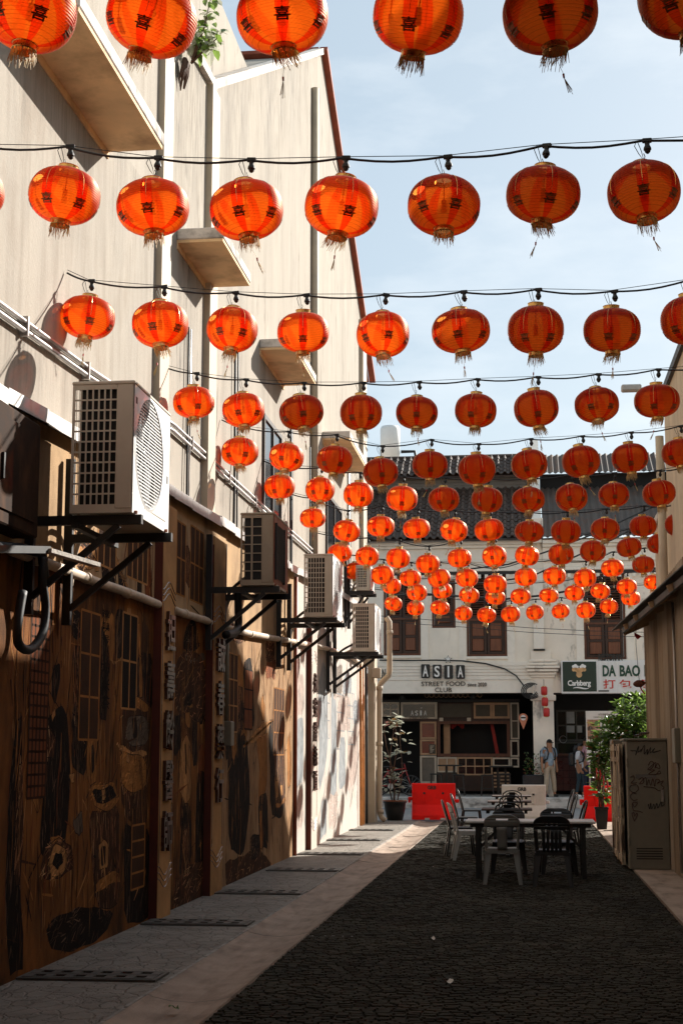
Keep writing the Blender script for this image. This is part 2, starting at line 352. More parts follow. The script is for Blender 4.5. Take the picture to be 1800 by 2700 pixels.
def wall_piece(y0, y1, mat):
    z0, z1 = at(y0,0,COP)[2], at(y1,0,COP)[2]; h0, h1 = at(y0,0,PIP)[2], at(y1,0,PIP)[2]
    MB().slab([(WX0,y0,0),(WX0,y1,0),(WX0,y1,h1),(WX0,y0,h0)], (-.155,0,0)).build('wall', mat, mw)
    MB().slab([(WX0,y0,h0),(WX0,y1,h1),(WX0,y1,z1),(WX0,y0,z0)], (-.155,0,0)).build('upper_wall', m_mural_u if mat in (m_mural, m_mural_m) else mat, mw)
for p, q in ((-25,10.19),(10.19,15.43),(15.43,18.1)): wall_piece(p, q, m_mural)
wall_piece(18.1, YM, m_mural_m)
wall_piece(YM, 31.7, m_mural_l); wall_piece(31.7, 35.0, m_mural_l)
y = 4.0; rc = random.Random(2)
while y < 34.8:
    l = rc.uniform(.75,1.0); y1 = min(y+l, 35); za = at(y,0,COP)[2]; dz = rc.uniform(-.012,.012)
    zb = at(y1,0,COP)[2]
    MB().slab([(WX0-.16,y+.004,za+.05+dz),(WX0-.16,y1-.004,zb+.05+dz),(WX0+.09,y1-.004,zb+.005+dz),(WX0+.09,y+.004,za+.005+dz)], (0,0,.05)).build('coping', m_zinc, mw)
    MB().slab([(WX0+.09,y+.004,za-.06+dz),(WX0+.09,y1-.004,zb-.06+dz),(WX0+.09,y1-.004,zb+.055+dz),(WX0+.09,y+.004,za+.055+dz)], (.008,0,0)).build('coping_lip', m_zinc, mw)
    y = y1
m_pside = M('oxblood pillar paint', (.11,.020,.009), .8, var=.3, scale=4)
m_pil = M('ochre pillar paint', (.48,.26,.11), .85, spec=.1, var=.25, scale=2.5, bump=.3, bscale=100, stain=(.16,.09,.05), samt=.5, sscale=2)
m_pil_l = M('pale pillar paint', (.52,.42,.35), .8, var=.12, scale=2.5, bump=.3, bscale=100)
m_char = M('dark raised lettering', (.055,.018,.010), .3, var=.2, spec=.6)
def pillar(y0, y1, mat, chars, z0, z1):
    PX = -3.655
    p = MB().box(WX0-.001, PX, y0, y1, 0, 4.2).build('pillar', mat, mw)
    MB().box(WX0+.001, PX-.004, y0-.004, y0-.0005, .0, 4.1).build('pillar_side', m_pside, p)
    n = len(chars); ch = (z1-z0)/n
    for i, ct in enumerate(chars):
        v, f = glyphs(ct, .06, .012, 2)
        ax = min(q.x for q in v); bx = max(q.x for q in v); az = min(q.y for q in v); bz = max(q.y for q in v)
        top = z1 - i*ch; h = ch*.80; wy = (y1-y0)*.62; yc = (y0+y1)/2
        MB().add([(PX+(q.z+.06)/.12*.035, yc-wy/2+(q.x-ax)/(bx-ax)*wy, top-h+(q.y-az)/(bz-az)*h) for q in v], f).build('character', m_char, p)
    for s in (.06, .93):
        yy = y0 + (y1-y0)*s; MB().box(PX,PX+.004,yy-.008,yy+.008,.55,3.15).build('painted_line', m_char, p)
    for k in (0,.06,.12):
        zz = .35+k; MB().tube([(PX,y0+(y1-y0)*t,zz+.05*math.cos(2*math.pi*t)) for t in [i/12 for i in range(13)]], .006, 4).build('painted_scroll', m_char, p)
        zz = 3.22+k; MB().tube([(PX,y0+(y1-y0)*t,zz-.05*math.cos(2*math.pi*t)) for t in [i/12 for i in range(13)]], .006, 4).build('painted_scroll', m_char, p)
pillar(15.1, 15.68, m_pil, '担壽齡醫師', .55, 3.08)
pillar(17.68, 18.36, m_pil, '誠春藥行', .95, 3.0)
pillar(26.05, 26.75, m_pil_l, '永安許森貢', .9, 3.0)
# pipe run under the coping
m_pvc = M('dusty pvc pipe', (.55,.43,.32), .6, var=.25, scale=6)
for p, q in ((10.6,15.05),(15.72,17.62),(18.4,25.98),(26.8,34.4)):
    ys = [p+(q-p)*i/6 for i in range(7)]
    MB().tube([(WX0+.055, y, at(y,0,PIP)[2]+random.uniform(-.006,.006)) for y in ys], .042, 12).build('pipe', m_pvc, mw, smooth=True)
    yy = p+.5
    while yy < q-.2:
        z = at(yy,0,PIP)[2]; MB().tube([(WX0+.055,yy,z),(WX0+.055,yy+.07,z)], .05, 12).build('pipe_joint', m_pvc, mw, smooth=True); yy += 1.35
MB().tube([(WX0+.03,YM+.05,0),(WX0+.03,YM+.05,4.5)], .03, 8).build('corner_pipe', M('rust red pipe', (.30,.07,.03), .6), mw, smooth=True)
# ---- painted mural figures (flat paint on the wall)
INK=(.014,.008,.005); OCH=(.34,.14,.038); SAN=(.44,.21,.075); UMB=(.06,.026,.012); RUS=(.19,.055,.018); GRY=(.12,.085,.06)
def paint_mat(name, c): return M(name, c, .9, spec=.1, var=.3, scale=5, bump=.3, bscale=120, stain=tuple(x*.45 for x in c), samt=.5, srange=(.5,.7), sscale=4)
PM = {INK:paint_mat('mural ink paint',INK), OCH:paint_mat('mural ochre paint',OCH), SAN:paint_mat('mural sand paint',SAN), UMB:paint_mat('mural umber paint',UMB), RUS:paint_mat('mural rust paint',RUS), GRY:paint_mat('mural grey paint',GRY)}
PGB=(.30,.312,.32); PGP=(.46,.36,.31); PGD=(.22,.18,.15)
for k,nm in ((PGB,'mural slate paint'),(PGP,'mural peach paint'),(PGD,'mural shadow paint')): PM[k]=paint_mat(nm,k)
SH = [] # (colour, layer, polygon in photograph pixels)
def S(col, layer, *pts): SH.append((col, layer, pts))
# first panel: timber houses above the pipe, figures, a carriage and crates below
S(UMB,1,(180,1420),(245,1410),(262,1500),(205,1505)); S(SAN,2,(196,1440),(214,1436),(248,1500),(230,1503)); S(SAN,2,(236,1424),(246,1422),(262,1505),(250,1505))
S(INK,1,(268,1470),(300,1520),(308,1560),(270,1545)); S(SAN,2,(272,1428),(284,1428),(340,1555),(326,1550)); S(INK,2,(310,1500),(318,1500),(342,1575),(312,1560)); S(INK,1,(358,1428),(374,1428),(374,1580),(360,1578)); S(RUS,1,(382,1428),(398,1428),(402,1590),(384,1585))
S(INK,1,(192,1600),(268,1645),(250,1695),(192,1690)); S(UMB,1,(190,1700),(252,1702),(248,1900),(196,1920)); S(OCH,2,(186,1693),(252,1697),(252,1702),(186,1699))
S(SAN,2,(226,1755),(232,1755),(240,1830),(224,1835)); S(INK,2,(256,1650),(268,1648),(290,1720),(282,1900),(262,1900))
S(OCH,1,(262,1650),(300,1610),(300,1740),(282,1745)); S(INK,1,(306,1610),(330,1620),(330,1725),(304,1730)); S(SAN,1,(288,1735),(312,1742),(328,1718),(322,1745),(300,1755)); S(SAN,1,(334,1600),(346,1605),(346,1790),(334,1800)); S(INK,1,(350,1750),(372,1720),(400,1720),(404,1870),(352,1860)); S(OCH,2,(362,1640),(368,1640),(376,1840),(368,1840))
S(INK,1,(84,1760),(105,1745),(126,1790),(120,1850),(112,1900),(86,1860)); S(INK,1,(138,1750),(158,1745),(160,1800),(146,1860),(136,1840))
S(SAN,2,(102,1818),(112,1830),(116,1900),(84,1850)); S(OCH,2,(86,1918),(104,1945),(114,2000),(112,2090),(98,2150),(82,2110),(94,2080),(72,2040)); S(SAN,3,(134,1885),(146,1865),(146,1890),(136,1910))
S(INK,1,(118,1900),(160,1860),(180,1900),(178,2200),(140,2330),(100,2240),(118,2050)); S(UMB,2,(124,1920),(150,1950),(142,2010),(120,2000))
S(OCH,2,(232,1920),(246,1884),(258,1960),(254,2060),(240,2075),(228,2040)); S(INK,3,(240,1970),(246,1965),(248,2030),(242,2045))
S(INK,1,(188,1870),(222,1850),(232,1900),(226,2050),(186,2020)); S(SAN,2,(180,2046),(198,2036),(196,2062),(186,2066)); S(GRY,2,(190,2170),(216,2130),(220,2190),(206,2206),(196,2200))
S(UMB,1,(322,1865),(345,1835),(375,1835),(398,1862),(394,2170),(322,2150)); S(OCH,2,(330,1852),(352,1838),(380,1848),(394,1870),(360,1868),(328,1870)); S(GRY,2,(338,1884),(388,1892),(390,1960),(330,1952)); S(INK,3,(348,1892),(360,1890),(362,1945),(350,1950)); S(SAN,2,(308,1962),(386,1980),(388,1992),(310,1972)); S(OCH,2,(312,1985),(386,2004),(384,2080),(322,2076)); S(SAN,3,(332,2010),(337,1984),(342,2012)); S(INK,1,(322,2160),(398,2180),(398,2420),(326,2440))
S(OCH,3,(228,2078),(300,2056),(318,2110),(250,2132)); S(INK,4,(240,2084),(296,2068),(308,2104),(256,2120)); S(SAN,4,(268,2076),(276,2074),(278,2112),(270,2116)); S(UMB,2,(230,2130),(316,2112),(318,2380),(252,2400)); S(SAN,3,(258,2230),(270,2214),(286,2230),(284,2290),(262,2296)); S(INK,4,(266,2232),(278,2228),(278,2280),(266,2284)); S(OCH,3,(252,2330),(316,2302),(318,2330),(254,2358))
S(UMB,2,(106,2300),(114,2240),(150,2205),(190,2230),(194,2290),(160,2320),(118,2322)); S(SAN,3,(128,2280),(142,2228),(168,2232),(176,2280),(160,2310),(132,2305)); S(INK,4,(136,2282),(146,2244),(162,2248),(166,2280),(150,2300)); S(OCH,2,(130,2212),(150,2204),(166,2212),(164,2224),(150,2214),(134,2226));  S(INK,1,(40,1900),(60,1880),(66,2560),(20,2580)); S(UMB,2,(50,2020),(60,2010),(54,2330),(40,2340)); S(INK,1,(120,2440),(220,2390),(300,2400),(280,2460),(140,2510))
# second panel: arch and two standing figures
S(INK,1,(484,1700),(492,1650),(506,1630),(518,1650),(526,1705),(520,1712),(484,1712)); S(GRY,1,(484,1714),(538,1718),(542,1740),(486,1736)); S(UMB,1,(460,1740),(542,1745),(544,1900),(462,1880))
S(INK,1,(458,1880),(476,1880),(478,1960),(458,2000)); S(INK,2,(482,1868),(494,1830),(504,1824),(508,1860)); S(OCH,3,(494,1862),(508,1856),(508,1868)); S(OCH,2,(488,1876),(500,1872),(504,1900),(498,1925),(488,1905)); S(SAN,2,(478,1960),(490,1935),(502,1960),(504,2100),(490,2125),(470,2085)); S(INK,3,(486,1965),(489,1965),(492,2040),(488,2045)); S(INK,1,(474,2100),(502,2120),(504,2280),(470,2330)); S(UMB,2,(482,2190),(500,2170),(500,2280),(484,2300))
S(OCH,2,(526,1916),(534,1900),(538,1930),(532,1948)); S(INK,3,(524,1910),(534,1878),(542,1900),(536,1912)); S(RUS,2,(520,1980),(532,1958),(540,1990),(538,2035),(522,2030)); S(INK,1,(518,2040),(544,2040),(544,2300),(512,2320)); S(INK,1,(506,1900),(522,1900),(520,2020),(508,2020)); S(UMB,1,(458,2330),(545,2280),(545,2350),(458,2400))
S(OCH,1,(468,1390),(480,1395),(482,1490),(470,1470)); S(UMB,2,(470,1420),(500,1440),(502,1560),(472,1500)); S(UMB,2,(508,1450),(536,1470),(536,1580),(508,1560)); S(SAN,3,(482,1440),(486,1442),(488,1535),(484,1530)); S(SAN,3,(518,1465),(522,1468),(524,1572),(520,1570))
# third panel: shop house, rickshaw puller and passers-by
S(OCH,1,(606,1790),(630,1716),(652,1780),(652,1960),(606,1960)); S(UMB,2,(622,1810),(642,1815),(642,1930),(622,1930)); S(INK,1,(592,1830),(606,1820),(610,2000),(594,2010)); S(SAN,1,(618,1880),(640,1835),(648,1870),(640,1900)); S(INK,2,(614,1850),(642,1846),(644,1900),(630,1960),(612,1980))
S(INK,1,(600,1960),(650,1930),(660,2110),(640,2260),(604,2240)); S(OCH,2,(608,1930),(620,1910),(624,1980),(614,2010)); S(OCH,2,(686,1860),(692,1830),(700,1860),(698,1900),(690,1905)); S(OCH,2,(674,1935),(692,1915),(702,1940),(704,2060),(694,2130),(680,2110),(684,2020)); S(SAN,3,(640,1965),(720,1895),(722,1900),(642,1975)); S(INK,2,(680,2110),(704,2090),(706,2240),(684,2250)); S(OCH,3,(684,2140),(690,2135),(692,2240),(686,2240))
S(INK,1,(706,1900),(740,1880),(752,2000),(748,2150),(712,2140)); S(UMB,2,(722,1980),(746,1970),(752,2110),(724,2120)); S(OCH,3,(726,2120),(752,2100),(754,2112),(728,2132)); S(SAN,4,(724,2060),(732,2055),(734,2100),(726,2104)); S(SAN,4,(738,2070),(744,2066),(746,2095),(740,2098)); S(INK,1,(640,1750),(664,1740),(672,1920),(644,1930)); S(RUS,1,(700,1750),(728,1740),(724,1800),(702,1790)); S(OCH,2,(756,1960),(764,1930),(768,2060),(758,2080)); S(UMB,1,(592,2270),(680,2230),(720,2280),(640,2330),(596,2340)); S(INK,1,(660,2200),(700,2180),(690,2240),(660,2270))
S(UMB,1,(610,1640),(640,1650),(640,1700),(610,1690)); S(UMB,1,(700,1690),(724,1695),(724,1745),(700,1740))
# sunlit panels: facade lines in pale paint
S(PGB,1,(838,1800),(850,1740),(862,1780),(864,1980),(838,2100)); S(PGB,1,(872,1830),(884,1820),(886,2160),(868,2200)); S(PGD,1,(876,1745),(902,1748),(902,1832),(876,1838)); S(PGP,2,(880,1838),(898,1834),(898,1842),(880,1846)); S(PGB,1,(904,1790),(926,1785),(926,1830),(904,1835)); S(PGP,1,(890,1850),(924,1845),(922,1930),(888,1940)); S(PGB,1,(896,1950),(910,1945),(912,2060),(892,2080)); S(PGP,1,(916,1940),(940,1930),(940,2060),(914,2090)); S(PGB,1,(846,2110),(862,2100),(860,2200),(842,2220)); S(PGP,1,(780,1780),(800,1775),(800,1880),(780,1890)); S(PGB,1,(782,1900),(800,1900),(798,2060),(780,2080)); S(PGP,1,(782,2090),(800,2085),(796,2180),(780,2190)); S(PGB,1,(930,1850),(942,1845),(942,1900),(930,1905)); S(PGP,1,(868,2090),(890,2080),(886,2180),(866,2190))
# loose brushwork between the figures
def strokes(y0, y1, z0, z1, cols, n, seed):
    r = random.Random(seed); per = {}
    for i in range(n):
        c = r.choice(cols); y = r.uniform(y0,y1); z = z0+(z1-z0)*r.random(); l = r.uniform(.06,.5)*(1 if r.random()<.8 else 1.8); wd = r.uniform(.005,.026); a = r.gauss(0,.10) if r.random()<.8 else r.uniform(-1.5,1.5)
        x = WX0+(.0001+.0000003*i if i % 10 < 5 else .0026+.0000005*i); s_, c_ = math.sin(a), math.cos(a); L = []; Rr = []
        for k in range(6):
            t = k/5; q = (t-.5)*l; b = .12*l*math.sin(t*3.1+i); hw = wd*.5*math.sin(math.pi*(.08+.84*t))*(1+.3*math.sin(t*9+i))
            yy = y+s_*q+c_*b*.3; zz = z+c_*q
            if not (y0 < yy < y1 and .05 < zz < z1+.1): continue
            L.append((x, yy-c_*hw, zz+s_*hw)); Rr.append((x, yy+c_*hw, zz-s_*hw))
        if len(L) > 1:
            m = per.setdefault(c, MB()); n_ = len(L); m.add(L+Rr, [(k,n_+k,n_+k+1,k+1) for k in range(n_-1)])
    for c, m in per.items(): tag(m.build('brush_strokes', PM[c], mw), kind='stuff')
DK = [INK,INK,UMB,OCH,SAN,RUS,UMB]
strokes(10.8,15.05,.25,3.0,DK,620,1); strokes(15.7,17.6,.2,3.0,DK,300,2); strokes(18.4,24.4,.2,3.1,DK,620,3); strokes(12.2,15.0,3.2,4.1,[UMB,INK,SAN,RUS],90,4); strokes(15.7,17.6,3.2,4.2,[UMB,INK,SAN],60,5)
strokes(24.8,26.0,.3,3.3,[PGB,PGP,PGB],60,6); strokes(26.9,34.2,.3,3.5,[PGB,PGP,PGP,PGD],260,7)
TONE = {}
def tone(c, k):
    q = tuple(min(.7, round(x*k, 4)) for x in c)
    if (c, k) not in TONE: TONE[(c, k)] = M('mural tone %d' % len(TONE), q, .9, spec=.1, var=.25, scale=6, bump=.25, bscale=120)
    return TONE[(c, k)]
def inside(y, z, P):
    r = False; n = len(P)
    for i in range(n):
        a, b = P[i], P[i-1]
        if (a[2] > z) != (b[2] > z) and y < (b[1]-a[1])*(z-a[2])/(b[2]-a[2])+a[1]: r = not r
    return r
STK = {}
nS = 0
for (col, layer, pts) in SH:
    P3 = [onX(x, y, WX0) for x, y in pts]
    if not all(p.z < 4.3 for p in P3): continue
    nS += 1
    x = WX0 + .0004*layer + .000002*nS
    r_ = random.Random(nS); P2 = []
    for i, p in enumerate(P3):                                 # hand-drawn, slightly wandering outline
        q = P3[(i+1) % len(P3)]; l_ = (q-p).length; n = max(2, int(l_/.05)); a_ = r_.uniform(-.12,.12); b_ = r_.uniform(0,6)
        for k in range(n):
            t = .14+.72*k/(n-1); e = p*(1-t)+q*t; d = (q-p)/max(l_,1e-6); e = e + Vector((0,-d.z,d.y))*(a_*l_*math.sin(math.pi*t)*.6+.010*math.sin(t*9*l_+b_)); P2.append(e)
    Q = [(x, p.y, p.z) for p in P2]
    MB().poly(Q).build('painted_shape', PM[col], mw)
    ys = [q[1] for q in Q]; zs = [q[2] for q in Q]; y0, y1, z0, z1 = min(ys), max(ys), min(zs), max(zs)
    cy, cz = sum(ys)/len(ys), sum(zs)/len(zs); dark = sum(col) < .2
    n = int(max(10, min(190, (y1-y0)*(z1-z0)/.0020)))
    for s in range(n):                                         # brushwork modelling the painted form
        yy, zz = r_.uniform(y0,y1), r_.uniform(z0,z1)
        if not inside(yy, zz, Q): continue
        u = (yy-cy)/max(.05, (y1-y0)); k_ = r_.choice((.45,.6,.8) if u > .08 else (1.3,1.6,.75)) if not dark else r_.choice((.4,3,6,10,15) if u < 0 else (.4,2,4,8))
        a = r_.gauss(.1*math.sin(nS), .22) if (z1-z0) > .6*(y1-y0) else r_.gauss(1.2, .4); l = min(r_.uniform(.05,.24), (z1-z0)*.4); wd = r_.uniform(.005,.024)*(.55 if dark else 1)
        L = []; Rr = []; s_, c_ = math.sin(a), math.cos(a); xx = WX0+.0004*layer+.0002+.0000004*s+.000002*nS
        for k in range(5):
            t = k/4; qd = (t-.5)*l; hw = wd*.5*math.sin(math.pi*(.1+.8*t)); by = yy+s_*qd+.05*l*math.sin(t*3+s); bz = zz+c_*qd
            L.append((xx, by-c_*hw, bz+s_*hw)); Rr.append((xx, by+c_*hw, bz-s_*hw))
        STK.setdefault(tone(col, k_), MB()).add(L+Rr, [(k,5+k,6+k,k+1) for k in range(4)])
    if layer > 1:                                              # ink line round the figure
        n = len(Q); c0 = Vector((x, cy, cz)); O = [Vector(q) for q in Q]; I = [o+(c0-o).normalized()*.008 for o in O]
        STK.setdefault(PM[INK], MB()).add([o+Vector((.00028,0,0)) for o in O]+[i+Vector((.00028,0,0)) for i in I], [(k,(k+1)%n,n+(k+1)%n,n+k) for k in range(n)])
def fronts(y0, y1, z0, z1, ny, nz, back, bars, x):                # painted shutters and shop fronts
    if back: STK.setdefault(PM[back], MB()).add([(x,y0,z0),(x,y1,z0),(x,y1,z1),(x,y0,z1)],[(0,1,2,3)])
    mb = STK.setdefault(PM[bars], MB()); r_ = random.Random(int(y0*31)); t = .018
    def st(a,b,c,d): j = r_.uniform(-.006,.006); mb.add([(x+.0001,a+j,c),(x+.0001,b+j,c),(x+.0001,b-j,d),(x+.0001,a-j,d)],[(0,1,2,3)])
    for i in range(ny+1): yy = y0+(y1-y0)*i/ny; st(yy-t,yy+t,z0,z1)
    for i in range(nz+1): zz = z0+(z1-z0)*i/nz; st(y0,y1,zz-.010,zz+.010)
fx = WX0+.0030
fronts(12.55,13.15,1.75,2.85,2,3,UMB,OCH,fx); fronts(13.9,14.45,2.05,2.95,2,2,INK,SAN,fx+.000001); fronts(11.25,11.7,1.3,2.7,5,16,RUS,UMB,fx+.000002); fronts(13.0,13.6,3.3,4.0,3,1,UMB,SAN,fx+.000003); fronts(14.0,14.8,3.3,4.05,4,1,UMB,SAN,fx+.000004); fronts(15.85,16.5,3.35,4.15,3,2,UMB,OCH,fx+.000005); fronts(16.75,17.45,3.35,4.2,3,2,UMB,OCH,fx+.000006)
fronts(18.9,19.7,1.9,2.9,3,3,UMB,SAN,fx+.000007); fronts(20.2,20.8,1.95,2.75,2,3,RUS,INK,fx+.000008); fronts(22.6,23.6,1.6,2.6,4,3,UMB,OCH,fx+.000009); fronts(14.4,14.9,.35,.95,1,4,UMB,OCH,fx+.00001); fronts(28.0,29.2,1.9,2.9,3,3,None,PGB,fx); fronts(30.2,31.6,1.7,2.8,4,3,None,PGB,fx); fronts(32.2,33.4,1.8,2.9,3,4,None,PGB,fx)
for m_, mb_ in STK.items(): tag(mb_.build('brush_strokes', m_, mw), kind='stuff')
# lettering on the painted shop banners
for (txt, x0, y0, x1, h) in (('油米茶',268,1738,288,48),('福興号',268,1604,288,34)):
    for i, ch in enumerate(txt):
        v, f = glyphs(ch, 0, .01, 2); A = onX(x0, y0+i*h, WX0); B = onX(x1, y0+i*h+h*.8, WX0)
        ax = min(q.x for q in v); bx = max(q.x for q in v); az = min(q.y for q in v); bz = max(q.y for q in v)
        MB().add([(WX0+.0034, A.y+(B.y-A.y)*(q.x-ax)/(bx-ax), B.z+(A.z-B.z)*(q.y-az)/(bz-az)) for q in v], f).build('painted_character', PM[INK], mw)

# rain runs and mould below ledges and parapets
def streak_mat():
    m = bpy.data.materials.new('rain run grime'); m.use_nodes = True; nt = m.node_tree; N = nt.nodes; L = nt.links; b = N['Principled BSDF']; out = N['Material Output']
    b.inputs['Base Color'].default_value = (.10,.085,.068,1); b.inputs['Roughness'].default_value = .9
    tc = N.new('ShaderNodeTexCoord'); mp = N.new('ShaderNodeMapping'); mp.inputs['Scale'].default_value = (1,16,1.4); nz = N.new('ShaderNodeTexNoise'); nz.inputs['Scale'].default_value = 1.6; nz.inputs['Detail'].default_value = 8; nz.inputs['Roughness'].default_value = .65
    mr = N.new('ShaderNodeMapRange'); mr.inputs[1].default_value = .44; mr.inputs[2].default_value = .72; mr.inputs[4].default_value = .55
    at_ = N.new('ShaderNodeAttribute'); at_.attribute_name = 'fade'; mu = N.new('ShaderNodeMath'); mu.operation = 'MULTIPLY'
    tr = N.new('ShaderNodeBsdfTransparent'); mx = N.new('ShaderNodeMixShader')
    L.new(tc.outputs['Object'], mp.inputs[0]); L.new(mp.outputs[0], nz.inputs[0]); L.new(nz.outputs['Fac'], mr.inputs[0]); L.new(mr.outputs[0], mu.inputs[0]); L.new(at_.outputs['Fac'], mu.inputs[1])
    L.new(mu.outputs[0], mx.inputs[0]); L.new(tr.outputs[0], mx.inputs[1]); L.new(b.outputs[0], mx.inputs[2]); L.new(mx.outputs[0], out.inputs[0]); return m
m_streak = streak_mat()
def run(parent, y0, z0a, y1, z0b, h, x=-3.8955, s=1.0):
    mb = MB(); n = 10; mb.grid(lambda u, v: (x, y0+u*(y1-y0), (z0a+(z0b-z0a)*u)-h*v), n, 6)
    o = mb.build('rain_run', m_streak, parent); a = o.data.attributes.new('fade', 'FLOAT', 'POINT')
    r = random.Random(int(y0*100)); w_ = [r.uniform(.35,1) for _ in range(n+1)]; w_[0] = w_[-1] = 0
    a.data.foreach_set('value', [s*w_[i]*max(0, 1-(j/6))**1.2 for j in range(7) for i in range(n+1)])
run(gb, 18.5, 10.28, 28.8, 15.65, 3.4); run(gb, 15.97, 9.98, 17.98, 10.18, 3.6, s=1.2); run(gb, 29.2, 15.6, 36.9, 12.3, 1.8, s=.7)
run(nb, 4, 7.33, 10.7, 7.33, 2.4, s=.8); run(nb, 13.6, 7.6, 15.45, 7.6, 2.6, s=.8); run(nb, 10.75, 7.28, 13.5, 7.28, 1.6, s=.8); run(gb, 16.5, 7.4, 17.98, 7.4, 1.5); run(gb, 22, 7.58, 24.3, 7.58, .8)
run(nb, 8, 14.9, 15.4, 14.9, 5.5, s=.7); run(nb, 5, 4.9, 15.4, 5.1, .8, s=.9); run(gb, 18.5, 5.2, 27.4, 5.22, .75, s=.9)
# ================================================================== RIGHT SIDE
m_rplaster = M('yellowed plaster', (.60,.49,.35), .9, var=.15, scale=1.5, bump=.3, stain=(.30,.22,.14), samt=.5, srange=(.5,.75), sscale=2, sstretch=(1,2,.2))
rb = thing('plain_rendered_building', 'tall yellowish rendered building at the right edge behind the tin shed', 'building', (6, 10, 0))
MB().box(2.42, 8, -25, 25.6, 0, 7.55).build('wall', m_rplaster, rb)
MB().box(2.36, 2.52, -25, 25.75, 7.55, 7.68).build('gutter', m_blackmetal, rb)
MB().box(2.46, 8, 25.6, 28.7, 0, 5.75).build('rear_wall', m_rplaster, rb)
MB().tube([(2.34,25.75,.3),(2.34,25.75,6.95)], .07, 10).build('rain_pipe', m_rplaster, rb, smooth=True)
MB().bev(2.40, 8, 25.6, 28.8, 5.75, 5.9, .02).build('parapet', m_conc, rb)
# taller wing set back from the alley, its roof falling towards the street
WG = [(22.8,8),(24.4,11.45),(28.3,11.55),(29.7,10.35),(32.3,9.25),(34.7,7.4)]
MB().slab([(4.6,22.8,0),(4.6,34.7,0)]+[(4.6,a,b) for a,b in WG[::-1]], (4,0,0)).build('rear_wing', m_rplaster, rb)
for (a,b),(c,d) in zip(WG[:-1],WG[1:]): MB().bar((4.62,a,b+.03),(4.62,c,d+.03),.16,.06).build('wing_coping', m_redtile, rb)
# unseen roof and end wall, added to keep skylight off the near alley
MB().box(-3.9, 2.42, -14, 7.7, 6.1, 6.5).build('unseen_shade_roof', m_rplaster, rb)
MB().box(-3.9, 2.42, -14.3, -14, 0, 6.5).build('unseen_shade_wall', m_rplaster, rb)
# ---- corrugated lean-to shed
m_tin = M('dull corrugated tin', (.42,.33,.235), .6, metal=.25, var=.15, scale=1.2, stretch=(1,1,.2), stain=(.16,.11,.07), samt=.6, srange=(.5,.72), sscale=2.2, sstretch=(1,3,.2))
m_rooft = M('grey corrugated roofing', (.16,.15,.14), .6, metal=.3, var=.25, scale=3)
m_tins = [m_tin, M('browner corrugated tin', (.34,.25,.165), .65, metal=.2, var=.2, scale=1.2, stretch=(1,1,.2), stain=(.12,.08,.05), samt=.7, srange=(.48,.7), sscale=2.6, sstretch=(1,3,.2)), M('paler corrugated tin', (.47,.385,.29), .55, metal=.3, var=.15, scale=1.2, stretch=(1,1,.2), stain=(.22,.15,.10), samt=.6, srange=(.5,.72), sscale=2, sstretch=(1,3,.2))]
sh = thing('tin_shed', 'corrugated tin lean-to shed with overhanging eave on the right of the alley', 'shed', (2.1, 20, 0))
y = 15.4; k = 0
while y < 25.5:
    y1 = min(y+.76, 25.6); n = 24
    mb = MB(); off = .004*(k % 2)
    nn = 4; prof = []
    for q in range(nn):
        a_ = y+(y1-y)*q/nn; s_ = (y1-y)/nn; prof += [(a_,0),(a_+s_*.62,0),(a_+s_*.70,-.030),(a_+s_*.92,-.030)]
    prof.append((y1-.002,0)); k_ = len(prof)
    mb.add([(2.0-off+b_, a_+.002, .03) for a_, b_ in prof]+[(2.0-off+b_, a_+.002, 4.05) for a_, b_ in prof], [(i_,i_+1,k_+i_+1,k_+i_) for i_ in range(k_-1)])
    solid(mb.build('sheet', m_tins[(k*7)%3], sh), .002); y = y1; k += 1
for z in (.25,1.6,2.9,3.95): MB().box(2.03,2.09,15.4,25.6,z-.04,z+.04).build('rail', M('shed timber', (.16,.10,.06), .85, var=.3, scale=4, stretch=(1,.2,1)), sh)
m_wood = M('pale weathered timber', (.45,.31,.19), .85, var=.3, scale=3, stretch=(1,.3,1))
y = 13.0; k = 0
while y < 24.7:
    y1 = y+.82; t = (y-13)/11.9
    mb = MB()
    mb.grid(lambda u, v: ((1.80-.36*((y+u*.8-13)/11.9))*(1-v)+3.0*v, y+u*.83, 3.62+v*.55+.012*math.sin(u*.83/.076*2*math.pi)+.003*(k%2)), 55, 1)
    solid(mb.build('roof_sheet', m_rooft, sh, smooth=True), .003); y = y1; k += 1
MB().bar((1.90,13,3.55),(1.56,24.5,3.55),.04,.08).build('fascia', m_blackmetal, sh)
MB().bar((1.56,24.55,3.53),(2.1,24.55,3.76),.05,.12).build('rafter', m_wood, sh)
for y in (16,18,20,22,23.5): MB().bar((1.70-.35*((y-13)/11.9)+.12,y,3.53),(2.1,y,3.72),.04,.08).build('rafter', m_wood, sh)
